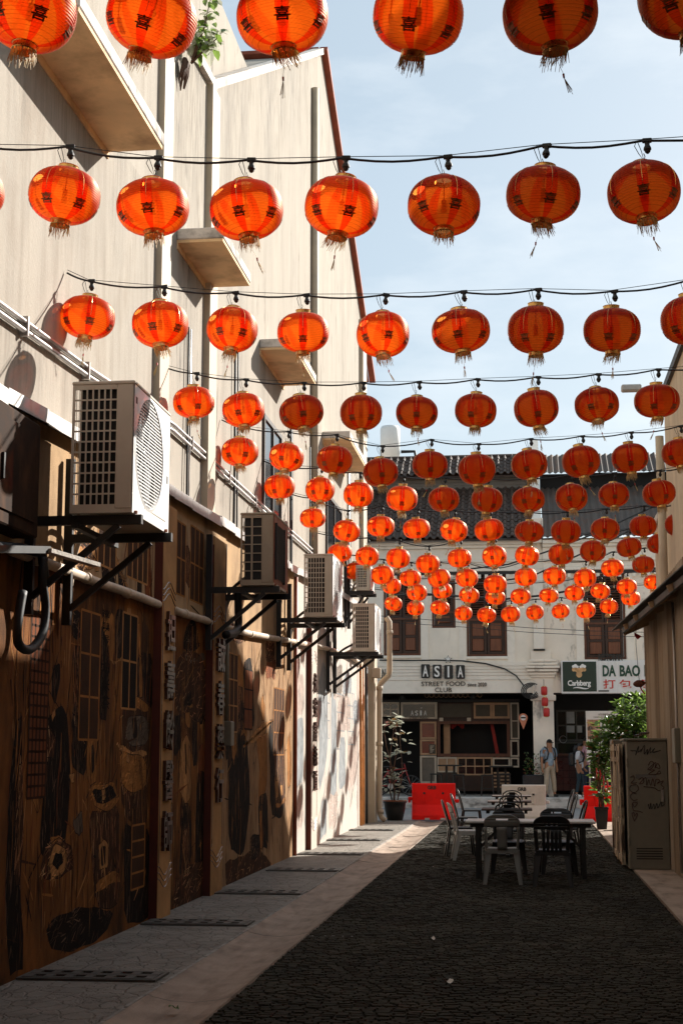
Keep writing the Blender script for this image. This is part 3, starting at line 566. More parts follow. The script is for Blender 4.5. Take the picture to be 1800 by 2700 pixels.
# ---- metal cabinets and the old door leaning between them
m_cab = M('drab metal cabinet', (.21,.19,.145), .55, metal=.2, var=.2, scale=3, stain=(.07,.055,.04), samt=.5, sscale=3)
m_scr = M('maroon marker scrawl', (.06,.02,.018), .7, var=.3); m_scrk = M('black marker scrawl', (.012,.012,.012), .7)
cb = thing('utility_cabinet', 'drab metal street cabinet covered in scrawled marker tags beside the tin shed', 'cabinet', (1.7, 22.2, 0))
CY0 = 22.05
MB().bev(1.40, 1.97, CY0, 23.0, .02, 1.80, .012).build('body', m_cab, cb)
MB().bev(1.37, 2.0, CY0-.03, 23.05, 1.80, 1.835, .008).build('lid', m_cab, cb)
MB().box(1.93, 1.955, CY0-.012, CY0, .1, 1.75).build('door_edge', m_cab, cb)
def scrawl(name, pts, mat, r=.0045):
    P = [onY(x, y, CY0-.006) for x, y in pts]
    Q = []
    for i in range(len(P)-1):
        for t in (0,.25,.5,.75):
            p0 = P[max(i-1,0)]; p1 = P[i]; p2 = P[i+1]; p3 = P[min(i+2,len(P)-1)]
            Q.append(.5*((2*p1)+(p2-p0)*t+(2*p0-5*p1+4*p2-p3)*t*t+(3*p1-p0-3*p2+p3)*t*t*t))
    Q.append(P[-1]); MB().tube(Q, r, 4).build(name, mat, cb)
def zz(*p): return [(1380+a/3.733, 1700+b/3.733) for a, b in p]
scrawl('marker_tag', zz((1050,1045),(1110,1050),(1100,1090),(1130,1000),(1125,1060),(1160,1030),(1150,1060),(1190,990),(1185,1080),(1220,1030),(1215,1085),(1250,1010),(1245,1065),(1290,1020),(1270,1060),(1350,1040)), m_scrk)
scrawl('marker_tag', zz((1225,1190),(1250,1150),(1280,1170),(1260,1220),(1220,1230),(1300,1160),(1290,1220),(1320,1170),(1340,1220),(1290,1205)), m_scr)
scrawl('marker_tag', zz((1240,1240),(1290,1235),(1230,1275),(1300,1280),(1330,1245),(1345,1270),(1300,1275)), m_scr)
scrawl('marker_tag', zz((1130,1330),(1170,1310),(1180,1360),(1140,1370),(1200,1310),(1210,1390),(1230,1330),(1250,1390),(1270,1320),(1290,1400),(1300,1330),(1340,1340),(1310,1370),(1375,1340),(1350,1380),(1380,1410),(1330,1440),(1280,1410),(1180,1400)), m_scr)
scrawl('marker_tag', zz((1050,1310),(1080,1290),(1085,1330),(1055,1365),(1115,1360)), m_scr)
scrawl('marker_tag', zz((1060,1385),(1110,1380),(1130,1420),(1100,1455),(1060,1450),(1040,1415),(1060,1385)), m_scr)
scrawl('marker_tag', zz((1110,1470),(1070,1465),(1050,1500),(1080,1535),(1120,1525)), m_scr)
scrawl('marker_tag', zz((1070,1560),(1090,1600),(1120,1560),(1070,1560),(1080,1630),(1130,1640),(1170,1655)), m_scr)
scrawl('marker_tag', zz((1090,1740),(1065,1670),(1085,1655),(1092,1690),(1110,1660),(1118,1680),(1090,1740)), m_scr)
scrawl('marker_tag', zz((1225,1570),(1240,1620),(1250,1560),(1260,1620),(1280,1570),(1290,1620),(1310,1560),(1320,1610),(1360,1530),(1355,1590),(1385,1575)), m_scrk)
m_peel = M('peeling cream paint on wood', (.50,.38,.25), .9, var=.2, scale=4, stain=(.06,.035,.02), samt=1, srange=(.48,.56), sscale=5, sstretch=(1,1,.35))
dr = thing('leaning_door', 'old wooden door with peeling paint standing beside the scrawled cabinet', 'door', (1.38, 23.6, 0))
MB().box(1.335,1.365,22.35,24.7,.06,1.76).build('panel', m_peel, dr)
for z in (.1,.62,1.1,1.5,1.66): MB().box(1.32,1.333,22.35,24.7,z,z+.07).build('rail', m_peel, dr)
for yy in (22.35,23.5,24.6): MB().box(1.316,1.332,yy,yy+.10,.06,1.76).build('stile', m_peel, dr)
MB().tube([(1.30,22.55,.72),(1.29,22.55,.80),(1.30,22.55,.88)], .01, 6).build('handle', m_galv, dr)
cb2 = thing('rear_cabinet', 'narrow grey metal cabinet behind the leaning door, nearest the shrub', 'cabinet', (1.55, 25.2, 0))
MB().bev(1.36,1.75,25.0,25.6,.02,1.84,.012).build('body', m_cab, cb2)
MB().box(1.36,1.385,24.975,25.0,.02,1.84).build('edge_strip', m_wood, cb2)
MB().lathe([(.10,0),(.11,.01),(.10,.02)], 20, (1.58,24.985,.95), axis='Y').build('round_plate', m_blackmetal, cb2, smooth=True)
MB().bev(1.42,1.7,24.975,24.998,1.35,1.75,.006).build('label_panel', m_rooft, cb2)
# planks on top of the cabinet
for i,(a,b_) in enumerate(((( 1.55,22.3,1.87),(1.66,22.9,1.89)),((1.62,22.25,1.90),(1.76,22.8,1.92)))):
    tag(MB().bar(a,b_,.05,.03).build('timber_offcut', m_frame), ['dark timber offcut lying on the cabinet lid, left one','dark timber offcut lying on the cabinet lid, right one'][i], 'timber', 'offcuts on the cabinet')

# fittings on the cabinet and the shed wall
for z in (.35,1.45): MB().bev(1.395,1.415,CY0-.018,CY0+.02,z,z+.12,.004).build('hinge', m_cab, cb)
MB().bev(1.86,1.90,CY0-.028,CY0-.002,.95,1.12,.006).build('handle', m_galv, cb)
MB().bev(1.52,1.80,CY0-.006,CY0-.001,1.28,1.33,.002).build('faded_label', m_rooft, cb)
for k in range(5): MB().box(1.50,1.86,CY0-.004,CY0-.0005,.16+k*.035,.175+k*.035).build('vent_slot', m_blackmetal, cb)
MB().tube([(1.955,20.4,.1),(1.955,20.4,3.6)],.02,8).build('conduit', m_galv, sh, smooth=True); MB().bev(1.90,1.985,20.2,20.6,1.5,1.95,.01).build('meter_box', m_cab, sh)
# ================================================================== SHOPHOUSES ACROSS THE STREET
m_white = M('off white limewash', (.86,.78,.67), .9, var=.10, scale=1.2, bump=.2, stain=(.34,.29,.23), samt=.5, srange=(.55,.8), sscale=1.6, sstretch=(2,1,.5))
m_whites = M('mouldy limewash', (.84,.75,.64), .9, var=.12, scale=1.2, bump=.3, stain=(.05,.045,.04), samt=.85, srange=(.56,.72), sscale=1.7, sstretch=(1.6,1,.8))
m_moul = M('white moulding', (.87,.80,.70), .85, var=.08, scale=2, stain=(.30,.27,.22), samt=.4, sscale=2)
m_brown = M('brown stained wood', (.115,.038,.016), .6, var=.35, scale=5, stretch=(2,2,.4))
m_brownd = M('dark stained wood', (.045,.020,.011), .65, var=.35, scale=5)
m_panel = M('red brown door panel', (.17,.055,.022), .55, var=.4, scale=6, stretch=(3,3,.3))
m_tile = M('dark clay roof tile', (.075,.047,.034), .62, var=.5, scale=2.5, stain=(.20,.13,.09), samt=.5, srange=(.55,.75), sscale=3, spec=.3)
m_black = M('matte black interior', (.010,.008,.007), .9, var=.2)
m_blk = M('black sign paint', (.008,.010,.010), .45, var=.1); m_wht = M('white sign paint', (.80,.79,.76), .5, var=.05)
def px(x, y, Y=YF): p = onY(x, y, Y); return p.x, p.z
def facade_rect(x0,y0,x1,y1,Y,d0,d1):  # returns box args
    X0,X1,Z0,Z1 = rectY(x0,y0,x1,y1,Y); return (X0,X1,Y+d0,Y+d1,Z0,Z1)
XP = px(1409,1700)[0]; XL, XR2 = -9.0, 9.0
ZE = px(1200,1424)[1]        # eave height
Z1F = px(1200,1746)[1]; Z1B = px(1200,1828)[1]
s1 = thing('shophouse', 'white two-storey shophouse with tiled roof, brown shutters and a lettered fascia', 'building', (-3, YF, .3))
s2 = thing('shophouse', 'stained white shophouse with tin roof above the green and white signboard', 'building', (4, YF, .3))
def storey(parent, xa, xb, wins, mat):
    """upper wall pieces around window openings; wins = (x0,x1,z0,z1)"""
    xs = sorted(wins); x = xa
    for (a, b, z0, z1) in xs:
        if a > x: MB().box(x, a, YF, YF+.25, Z1F, ZE).build('wall', mat, parent)
        MB().box(a, b, YF, YF+.25, Z1F, z0).build('wall', mat, parent); MB().box(a, b, YF, YF+.25, z1, ZE).build('wall', mat, parent); x = b
    MB().box(x, xb, YF, YF+.25, Z1F, ZE).build('wall', mat, parent)
def shutter(parent, x0, x1, z0, z1, split=.42, louv=True, leaves=2):
    f = MB(); t = .07
    f.box(x0,x0+t,YF+.05,YF+.16,z0,z1).box(x1-t,x1,YF+.05,YF+.16,z0,z1).box(x0+t,x1-t,YF+.05,YF+.16,z1-t,z1).box(x0+t,x1-t,YF+.05,YF+.16,z0,z0+t)
    zs = z0+(z1-z0)*split; f.box(x0+t,x1-t,YF+.06,YF+.15,zs-.03,zs+.03)
    wd = (x1-x0-2*t)/leaves
    wo = f.build('window', m_brown, parent)
    MB().box(x0+t,x1-t,YF+.19,YF+.2,z0+t,z1-t).build('backing', m_black, wo)
    for i in range(leaves):
        a = x0+t+i*wd+.012; b = a+wd-.024
        lf = MB(); fr = .075
        for (p,q) in ((z0+t+.01, zs-.03),(zs+.03, z1-t-.01)):
            lf.box(a,a+fr,YF+.09,YF+.14,p,q).box(b-fr,b,YF+.09,YF+.14,p,q).box(a+fr,b-fr,YF+.09,YF+.14,p,p+fr).box(a+fr,b-fr,YF+.09,YF+.14,q-fr,q)
        lf.build('shutter_frame', m_brownd, wo)
        lo, hi = z0+t+.085, zs-.105; mid = (lo+hi)/2
        MB().bev(a+fr+.01,b-fr-.01,YF+.10,YF+.13,lo+.02,mid-.04,.012).build('panel', m_panel, wo)
        MB().bev(a+fr+.01,b-fr-.01,YF+.10,YF+.13,mid+.04,hi-.0,.012).build('panel', m_panel, wo)
        MB().box(a+fr,b-fr,YF+.09,YF+.14,mid-.04,mid+.04).build('shutter_rail', m_brownd, wo)
        z = zs+.13; 
        while z < z1-t-.11:
            MB().bar((a+fr,YF+.115,z),(b-fr,YF+.115,z),.05,.012,up=(0,-.6,.8)).build('louvre', m_brown, wo); z += .075
    return wo
def wr(x0,y0,x1,y1): X0,X1,Z0,Z1 = rectY(x0,y0,x1,y1,YF); return (X0,X1,Z0,Z1)
W1 = wr(1011,1497,1108,1729); W2 = wr(1138,1530,1200,1656); W3 = wr(1229,1500,1335,1731); W4 = wr(1538,1512,1648,1739)
dx = W1[0]-W3[0]; W0 = (W1[0]+dx*1.0, W1[1]+dx*1.0, W1[2], W1[3]); W5 = (W4[0]+2.9, W4[1]+2.9, W4[2], W4[3])
storey(s1, XL, XP, [W0,W1,W2,W3], m_white); storey(s2, XP, XR2, [W4,W5], m_whites)
for i,(wv,pp) in enumerate(((W0,s1),(W1,s1),(W3,s1),(W4,s2),(W5,s2))): shutter(pp,*wv)
shutter(s1,*W2,split=.33,leaves=1)
# white surrounds, cornices and string courses
for wv,pp in ((W1,s1),(W3,s1),(W4,s2)):
    for (a,b) in ((wv[0]-.24,wv[0]-.02),(wv[1]+.02,wv[1]+.24)): MB().box(a,b,YF-.035,YF+.002,Z1F,wv[3]+.12).build('pilaster_strip', m_moul, pp)
    MB().bev(wv[0]-.28,wv[1]+.28,YF-.06,YF+.002,wv[3]+.12,wv[3]+.2,.015).build('window_head', m_moul, pp)
    MB().bev(wv[0]-.02,wv[1]+.02,YF-.05,YF+.05,wv[2]-.09,wv[2]-.001,.015).build('sill', m_moul, pp)
zc0, zc1 = px(1200,1508)[1], px(1200,1430)[1]
for (pp,xa,xb) in ((s1,XL,XP-.02),(s2,XP+.30,XR2)):
    h = zc1-zc0
    for k,(q0,q1,pr) in enumerate(((.0,.12,.05),(.12,.30,.02),(.30,.38,.10),(.38,.78,.05),(.78,.88,.16),(.88,1.0,.26))):
        MB().bev(xa,xb,YF-pr-.002*k,YF+.01,zc0+h*q0,zc0+h*q1-.003,.012).build('cornice_course', m_moul, pp)
    MB().box(xa,xb,YF-.06,YF-.004,zc0-.10,zc0-.005).build('cable_tray', m_blackmetal, pp)
    x = xa+.1
    while x < min(xb,5):
        MB().box(x,x+.10,YF-.09,YF+.01,zc0-.22,zc0-.105).build('dentil', m_moul, pp); x += .22
# fascia over the ground floor
def fascia(pp, xa, xb):
    h = Z1F-Z1B
    for (q0,q1,pr) in ((0,.42,.02),(.42,.56,.04),(.56,.66,.055),(.66,.76,.07),(.76,.86,.085),(.86,1.0,.10)):
        MB().bev(xa,xb,YF-pr,YF+.25,Z1B+h*q0,Z1B+h*q1-.003,.006).build('fascia_board', m_moul, pp)
fascia(s1, XL, XP-.06); 
MB().box(XP-.06, XR2, YF, YF+.25, Z1B, Z1F).build('fascia_board', m_whites, s2)
# column between the shops
cx0,cx1 = px(1405,1900)[0], px(1460,1900)[0]
MB().box(cx0,cx1,YF-.06,YF+.34,.296,Z1F-.35).build('column', m_whites, s2)
for k,(q,pr) in enumerate(((-.42,.05),(-.34,.10),(-.24,.16),(-.14,.20),(-.04,.14),(.06,.10))):
    MB().bev(cx0-pr,cx1+pr,YF-.06-pr,YF+.3,Z1F+q-.08,Z1F+q-.003,.012).build('capital_course', m_whites, s2)
MB().bev(cx0-.07,cx1+.07,YF-.13,YF+.2,px(1430,1848)[1],px(1430,1833)[1],.02).build('column_collar', m_whites, s2)
X0,X1,Z0,Z1 = rectY(1405,1500,1432,1712,YF); MB().bev(X0,X1,YF-.16,YF-.002,Z0,Z1,.01).build('downpipe_box', m_moul, s2)
MB().bev(X0-.02,X1+.02,YF-.17,YF-.002,Z0-.05,Z0-.003,.01).build('downpipe_end', m_blackmetal, s2)
X0,X1,Z0,Z1 = rectY(1399,1712,1452,1745,YF); MB().bev(X0,X1,YF-.12,YF-.002,Z0,Z1-.06,.01).build('plinth', m_whites, s2)
# roofs
m_oldwood = M('grey weathered board', (.20,.17,.14), .9, var=.3, scale=3, stretch=(.3,1,1))
SL = math.radians(31); EY = YF-.42; ca, sa = math.cos(SL), math.sin(SL)
def roofp(x, d, up=0): return Vector((x, EY+d*ca-up*sa, ZE-.02+d*sa+up*ca))
MB().slab([roofp(XL,0,-.05),roofp(XP,0,-.05),roofp(XP,4.3,-.05),roofp(XL,4.3,-.05)],(0,0,-.05)).build('roof_deck', m_oldwood, s1)
roof1 = MB().slab([roofp(XL,0,-.03),roofp(XP-.05,0,-.03),roofp(XP-.05,4.3,-.03),roofp(XL,4.3,-.03)],(0,0,-.015)).build('roof', m_brownd, s1)
def tile_mesh(wd=.235, ln=.40):
    mb = MB(); n = 8
    pr = [(-.5,.012),(-.42,.0),(-.22,.0),(-.14,.018),(-.02,.062),(.14,.084),(.30,.062),(.42,.018),(.5,.012)]
    vs = [(p*wd, 0, h+.022) for p,h in pr] + [(p*wd, ln, h) for p,h in pr] + [(p*wd, 0, h-.004) for p,h in pr]
    k = len(pr); fs = [(i,i+1,k+i+1,k+i) for i in range(k-1)] + [(2*k+i,2*k+i+1,i+1,i) for i in range(k-1)]
    return mb.add(vs, fs).mesh('tile', m_tile)
tm = tile_mesh(); R_ = Matrix.Rotation(SL, 3, 'X')
rt = random.Random(9)
nx = 0; x = XP-.2; xs = []
while x > -4.75: xs.append(x); x -= .232
cnt = 0
for j in range(13):
    for x in xs:
        d = j*.325
        if cnt < 300:
            p = roofp(x+rt.uniform(-.006,.006), d, rt.uniform(-.004,.01)); o = bpy.data.objects.new('tile', tm); COL.objects.link(o); o.parent = roof1
            o.location = p - wloc(roof1); o.rotation_euler = (SL+rt.uniform(-.02,.02), 0, rt.uniform(-.025,.025)); cnt += 1
        
def tile_field(name, parent, xa, xb, j0, j1, org, pitch=.232, step=.325):
    mb = MB(); me = tm; base = [v.co.copy() for v in me.vertices]; fs = [tuple(p.vertices) for p in me.polygons]
    for j in range(j0, j1):
        x = xb
        while x > xa:
            p = org(x+rt.uniform(-.006,.006), j*step, rt.uniform(-.004,.01)); q = Matrix.Rotation(rt.uniform(-.025,.025), 3, 'Z') @ R_
            mb.add([q @ b + p for b in base], fs); x -= pitch
    return tag(mb.build(name, m_tile, parent), kind='stuff')
done = cnt//len(xs)
(tile_field('tile_rows', roof1, -4.75, XP-.2, done+1, 13, roofp) if done+1 < 13 else None); tile_field('tile_rows', roof1, XL, -4.76, 0, 13, roofp)
if cnt < 13*len(xs) and cnt % len(xs): tile_field('tile_rows', roof1, -4.75, xs[cnt % len(xs)]+.001, done, done+1, roofp)
D1 = 4.25; w0 = roofp(0, D1); ZU = w0.z+.46
MB().box(XL,XP-.02,w0.y-.03,w0.y+.2,w0.z-.1,ZU).build('clerestory_wall', m_oldwood, s1)
for k in range(4): MB().box(XL,XP-.04,w0.y-.05-.004*k,w0.y-.031,w0.z+.02+k*.11,w0.z+.115+k*.11).build('clerestory_board', m_oldwood, s1)
def roofu(x, d, up=0): return Vector((x, w0.y-.35+d*ca-up*sa, ZU-.02+d*sa+up*ca))
MB().slab([roofu(XL,0,-.04),roofu(XP-.03,0,-.04),roofu(XP-.03,1.7,-.04),roofu(XL,1.7,-.04)],(0,0,-.04)).build('upper_roof', m_brownd, s1)
tile_field('upper_roof_tile_rows', s1, XL, XP-.2, 0, 5, roofu)
rg = roofu(0,1.72); MB().tube([(XL,rg.y,rg.z+.0),(XP-.05,rg.y,rg.z+.0)], .09, 8).build('ridge_tile', m_tile, s1)
# second shop: corrugated roofs
m_rust = M('rusty corrugated iron', (.09,.068,.054), .7, metal=.1, var=.3, scale=1.5, stretch=(3,1,.5), stain=(.12,.05,.025), samt=.7, srange=(.48,.7), sscale=1.8)
def corr(name, fn, xa, xb, L_, parent):
    nxs = int((xb-xa)/.19*6)
    mb = MB(); mb.grid(lambda u, v: fn(xa+u*(xb-xa), v*L_, .03*math.sin(u*(xb-xa)/.19*2*math.pi)), nxs, 1)
    return mb.build(name, m_rust, parent, smooth=True)
x = XP+.32
while x < XR2: corr('roof_sheet', lambda a,d,u: roofp(a,d+.02,u+.01*(int(x*10)%2)), x, x+.84, 4.25, s2); x += .82
MB().box(XP+.3,XR2,w0.y-.03,w0.y+.2,w0.z-.3,ZU).build('clerestory_wall', m_black, s2)
X0,X1,Z0,Z1 = rectY(1472,1330,1530,1385,YF+4.2)
MB().slab([(X0,YF+2.0,Z0),(X1,YF+2.0,Z0),(X1,YF+2.0,Z1+.1),(X0,YF+2.0,Z1+.1)],(0,.04,0)).build('skylight', M('pale skylight', (.5,.56,.6), .3), s2)
x = XP+.3
while x < XR2: corr('upper_roof_sheet', lambda a,d,u: roofu(a,d,u), x, x+.84, 1.75, s2); x += .82
# party wall stepping up between the roofs
pw = MB()
def pwp(d, up): return (EY+d*ca, ZE-.02+d*sa+up)
pts = [(EY+.2,ZE-.15)]+[pwp(d,.35) for d in (0.2,3.8)]+[(w0.y-.4,ZU+.45),(rg.y,rg.z+.55),(rg.y+.6,rg.z+.55),(rg.y+.6,ZE)]
MB().slab([(XP,a,b) for a,b in pts],(.28,0,0)).build('party_wall', m_whites, s2)
MB().bev(XP-.03,XP+.33,EY+.1,EY+.6,ZE+.0,ZE+.62,.03).build('party_wall_end', m_whites, s2)
# ---------------- ground floor of the ASIA shop
YS = 49.3
m_cream = M('cream painted timber', (.52,.43,.33), .7, var=.15, scale=4); m_cream2 = M('tan painted timber', (.42,.25,.14), .7, var=.2, scale=4)
m_red = M('red curtain cloth', (.35,.02,.01), .7, var=.4)  # m_red is an even red cloth colour without emission
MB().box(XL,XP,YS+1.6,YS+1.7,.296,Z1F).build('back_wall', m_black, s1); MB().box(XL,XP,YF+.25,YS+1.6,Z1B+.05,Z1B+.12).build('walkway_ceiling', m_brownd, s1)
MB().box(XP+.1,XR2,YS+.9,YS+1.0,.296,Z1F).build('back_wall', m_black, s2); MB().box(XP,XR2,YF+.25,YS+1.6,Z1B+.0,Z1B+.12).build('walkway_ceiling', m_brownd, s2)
MB().box(XP-.05,XP+.1,YF+.34,YS+1.6,.296,Z1B).build('party_wall_below', m_whites, s2)
MB().box(XL-.2,XL,YF,YS+6,.0,ZE).build('side_wall', m_white, s1); MB().box(XR2,XR2+.2,YF,YS+6,.0,ZE).build('side_wall', m_white, s2)
def sf(x0,y0,x1,y1): X0,X1,Z0,Z1 = rectY(x0,y0,x1,y1,YS); return X0,X1,Z0,Z1
def frame_win(x0,y0,x1,y1,mat,nx=1,nz=1,t=.06,glass=m_glass,name='window',parent=s1):
    X0,X1,Z0,Z1 = sf(x0,y0,x1,y1); f = MB()
    f.box(X0,X0+t,YS,YS+.08,Z0,Z1).box(X1-t,X1,YS,YS+.08,Z0,Z1).box(X0+t,X1-t,YS,YS+.08,Z0,Z0+t).box(X0+t,X1-t,YS,YS+.08,Z1-t,Z1)
    for i in range(1,nx): a = X0+(X1-X0)*i/nx; f.box(a-t*.35,a+t*.35,YS+.002,YS+.07,Z0+t,Z1-t)
    for i in range(1,nz): a = Z0+(Z1-Z0)*i/nz; f.box(X0+t,X1-t,YS+.004,YS+.068,a-t*.35,a+t*.35)
    o = f.build(name, mat, parent)
    if glass: 
        for i in range(nx):
            for j in range(nz):
                a0 = X0+t*.5+(X1-X0-t)*i/nx; a1 = X0+t*.5+(X1-X0-t)*(i+1)/nx; b0 = Z0+t*.5+(Z1-Z0-t)*j/nz; b1 = Z0+t*.5+(Z1-Z0-t)*(j+1)/nz
                MB().box(a0,a1,YS+.045,YS+.052,b0,b1).build('pane', glass, o)
    return o
m_bglass = M('near black glass', (.014,.012,.011), .12, var=.1, spec=.6); m_rglass = M('red window glass', (.16,.025,.012), .2, var=.5, scale=1.2)  # m_rglass is red in its own colour, nothing shines behind it
frame_win(1006,1852,1052,1890,m_cream,2,2); frame_win(1056,1852,1152,1897,m_cream,1,1,.07,m_bglass)
frame_win(1154,1853,1246,1895,m_brownd,1,1,.05,M('dull olive board',(.075,.06,.04),.7)); frame_win(1248,1853,1297,1895,m_cream2,1,1,.07,M('dull olive board',(.075,.06,.04),.7)); frame_win(1297.5,1853,1343,1895,m_cream2,1,1,.07,M('dull olive board',(.075,.06,.04),.7))
frame_win(1345,1853,1368,1950,m_cream,1,2,.05,M('dull olive board',(.075,.06,.04),.7)); frame_win(1345,1952,1368,1996,m_cream,1,1,.05,m_bglass); frame_win(1345,1998,1368,2024,m_cream,1,1,.05,m_bglass)
frame_win(1107,1903,1150,1949,m_cream2,1,1,.06,m_rglass); frame_win(1107,1950,1150,1991,m_cream2,1,1,.06,m_rglass); frame_win(1107,1993,1150,2066,m_cream,1,1,.06,M('drab door panel',(.16,.13,.10),.8))
wb = frame_win(1152,1901,1344,1996,m_brown,1,1,.10,None)
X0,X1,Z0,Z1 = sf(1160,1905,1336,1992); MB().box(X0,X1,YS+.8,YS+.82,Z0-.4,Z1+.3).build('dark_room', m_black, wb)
X0,X1,Z0,Z1 = sf(1168,1905,1185,1990); MB().box(X0,X1,YS+.3,YS+.36,Z0-.3,Z1+.1).build('post', m_cream2, wb)
X0,X1,Z0,Z1 = sf(1185,1903,1222,1922)
mb = MB(); mb.grid(lambda u,v: (X0+u*(X1-X0), YS+.4+.05*math.sin(u*30), Z1-(Z1-Z0)*v*(.75+.25*math.sin(u*9))), 30, 3); mb.build('red_cloth', m_red, wb, smooth=True)
X0,X1,Z0,Z1 = sf(1292,1910,1320,1996); MB().slab([(X0,YS+.5,Z1),(X0+.1,YS+.5,Z1),(X1,YS+.5,Z0-.3),(X1-.12,YS+.5,Z0-.3)],(0,.03,0)).build('red_cloth', m_red, wb)
frame_win(1152,1997,1204,2037,m_cream,2,1,.05,m_cream2); frame_win(1204.5,1997,1298,2045,m_cream2,4,2,.05,m_bglass); frame_win(1298.5,1998,1344,2022,m_cream,1,1,.05,m_bglass)
for (x0,x1) in ((1154,1204),(1205,1300),(1300,1344)):
    X0,X1,Z0,Z1 = sf(x0,2038 if x0!=1205 else 2046,x1,2086); MB().box(X0,X1,YS+.01,YS+.06,Z0,Z1).build('dado_panel', m_brownd, s1)
X0,X1,Z0,Z1 = sf(1301,2036,1342,2086); z = Z0+.1
while z < Z1: MB().box(X0,X1,YS-.012,YS+.008,z,z+.05).build('dado_slat', m_cream2, s1); z += .11
X0,X1,Z0,Z1 = sf(1000,1845,1370,1851); MB().box(XL,X1,YS-.05,YS+.06,Z0,Z1).build('transom', m_blackmetal, s1)
X0,X1,Z0,Z1 = sf(1000,1896,1344,1902); MB().box(XL,X1,YS-.03,YS+.09,Z0,Z1).build('door_head', m_brownd, s1)
for xx in (1162,1235):
    X0,X1,Z0,Z1 = sf(xx-4,1893,xx+6,1902); MB().box(X0,X1,YS-.06,YS-.031,Z0,Z1).build('hinge', m_cream, s1)
X0,X1,Z0,Z1 = sf(1125,1828,1265,1840)
vn = MB(); x = X0
while x < X1:                                            # pierced ventilator band
    vn.lathe([(.062,-.01),(.075,-.01),(.075,.01),(.062,.01)], 8, (x,YS-.1,(Z0+Z1)/2), axis='Y'); x += .155
vn.build('ventilator', m_cream2, s1)
for xx in (1060,1247):
    c0 = onY(xx,1838,YS-.35); MB().lathe([(.0,.16),(.03,.15),(.05,.06),(.12,-.08),(.115,-.08)],12,tuple(c0)).build('pendant_lamp', m_blackmetal, s1, smooth=True)
X0,X1,Z0,Z1 = sf(1131,1963,1148,1988); mn = MB().box(X0,X1,YS-.02,YS-.002,Z0,Z1).build('menu_board', m_bglass, s1); 
for k in range(6): MB().box(X0+.03,X1-.05-.03*(k%3),YS-.024,YS-.0205,Z1-.06-k*.04,Z1-.045-k*.04).build('menu_line', m_cream, mn)
# ASIA lettering over the door
X0,X1,Z0,Z1 = sf(1081,1874,1127,1887); 
for i,ch in enumerate('ASIA'):
    a = X0+(X1-X0)*(i+.14)/4; b = X0+(X1-X0)*(i+.80)/4
    if ch == 'I': m_ = (a+b)/2; a, b = m_-.03, m_+.03
    text_box('door_letter', ch, a, b, Z0, Z1, YS-.012, m_wht, s1, .01, .012)
X0,X1,Z0,Z1 = sf(1079,1890,1128,1896); text_box('door_letters','STREET FOOD',X0,X1,Z0,Z1,YS-.012,m_blk,s1,.008)
X0,X1,Z0,Z1 = sf(1097,1898,1112,1902); text_box('door_letters','CLUB',X0,X1,Z0,Z1,YS-.04,m_blk,s1,.008)
def star(parent, c, r, Y, mat, d=.03):
    pts = [(c[0]+(r if k%2==0 else r*.42)*math.sin(math.pi*k/5), Y, c[1]+(r if k%2==0 else r*.42)*math.cos(math.pi*k/5)) for k in range(10)]
    return MB().slab(pts,(0,-d,0)).build('star', mat, parent)
p_ = onY(1110.5,1867,YS); star(s1,(p_.x,p_.z),.028,YS-.01,m_wht,.01)
# ---------------- main fascia lettering
Y5 = YF-.115
ft = thing('fascia_sign', 'black letter tiles, thin lettering and a white star on the shop fascia', 'sign', (px(1170,1790)[0], Y5, px(1170,1790)[1]))
for i,ch in enumerate('ASIA'):
    x0 = (1110,1140.5,1170.5,1202)[i]; y0 = (1752,1753,1754,1754)[i]
    X0,X1,Z0,Z1 = rectY(x0,y0,x0+23,y0+36.5,Y5)
    t_ = MB().bev(X0,X1,Y5-.05,Y5,Z0,Z1,.02).build('letter_tile', m_blk, ft)
    w_ = X1-X0; a,b = (X0+w_*.19,X1-w_*.19) if ch!='I' else (X0+w_*.40,X1-w_*.40)
    text_box('letter', ch, a, b, Z0+.045, Z1-.04, Y5-.052, m_wht, t_, .03, .02)
X0,X1,Z0,Z1 = rectY(1110,1797,1226,1809,Y5); text_box('letters','STREET FOOD',X0,X1,Z0,Z1,YF-.03,m_blk,ft,.02,.0)
X0,X1,Z0,Z1 = rectY(1232,1800,1282,1810,Y5); text_box('letters','since 2020',X0,X1,Z0,Z1,YF-.03,m_blk,ft,.02,.0)
X0,X1,Z0,Z1 = rectY(1146,1813,1190,1825,Y5); text_box('letters','CLUB',X0,X1,Z0,Z1,YF-.03,m_blk,ft,.02,.0)
X0,X1,Z0,Z1 = rectY(996,1764,1016,1790,Y5); text_box('letters','AN',X0,X1,Z0,Z1,YF-.06,m_blk,ft,.03,.0)
p_ = onY(1181,1739,Y5); star(ft,(p_.x,p_.z),.135,Y5+.01,m_blk,.03); star(ft,(p_.x,p_.z),.105,Y5-.022,m_wht,.02)
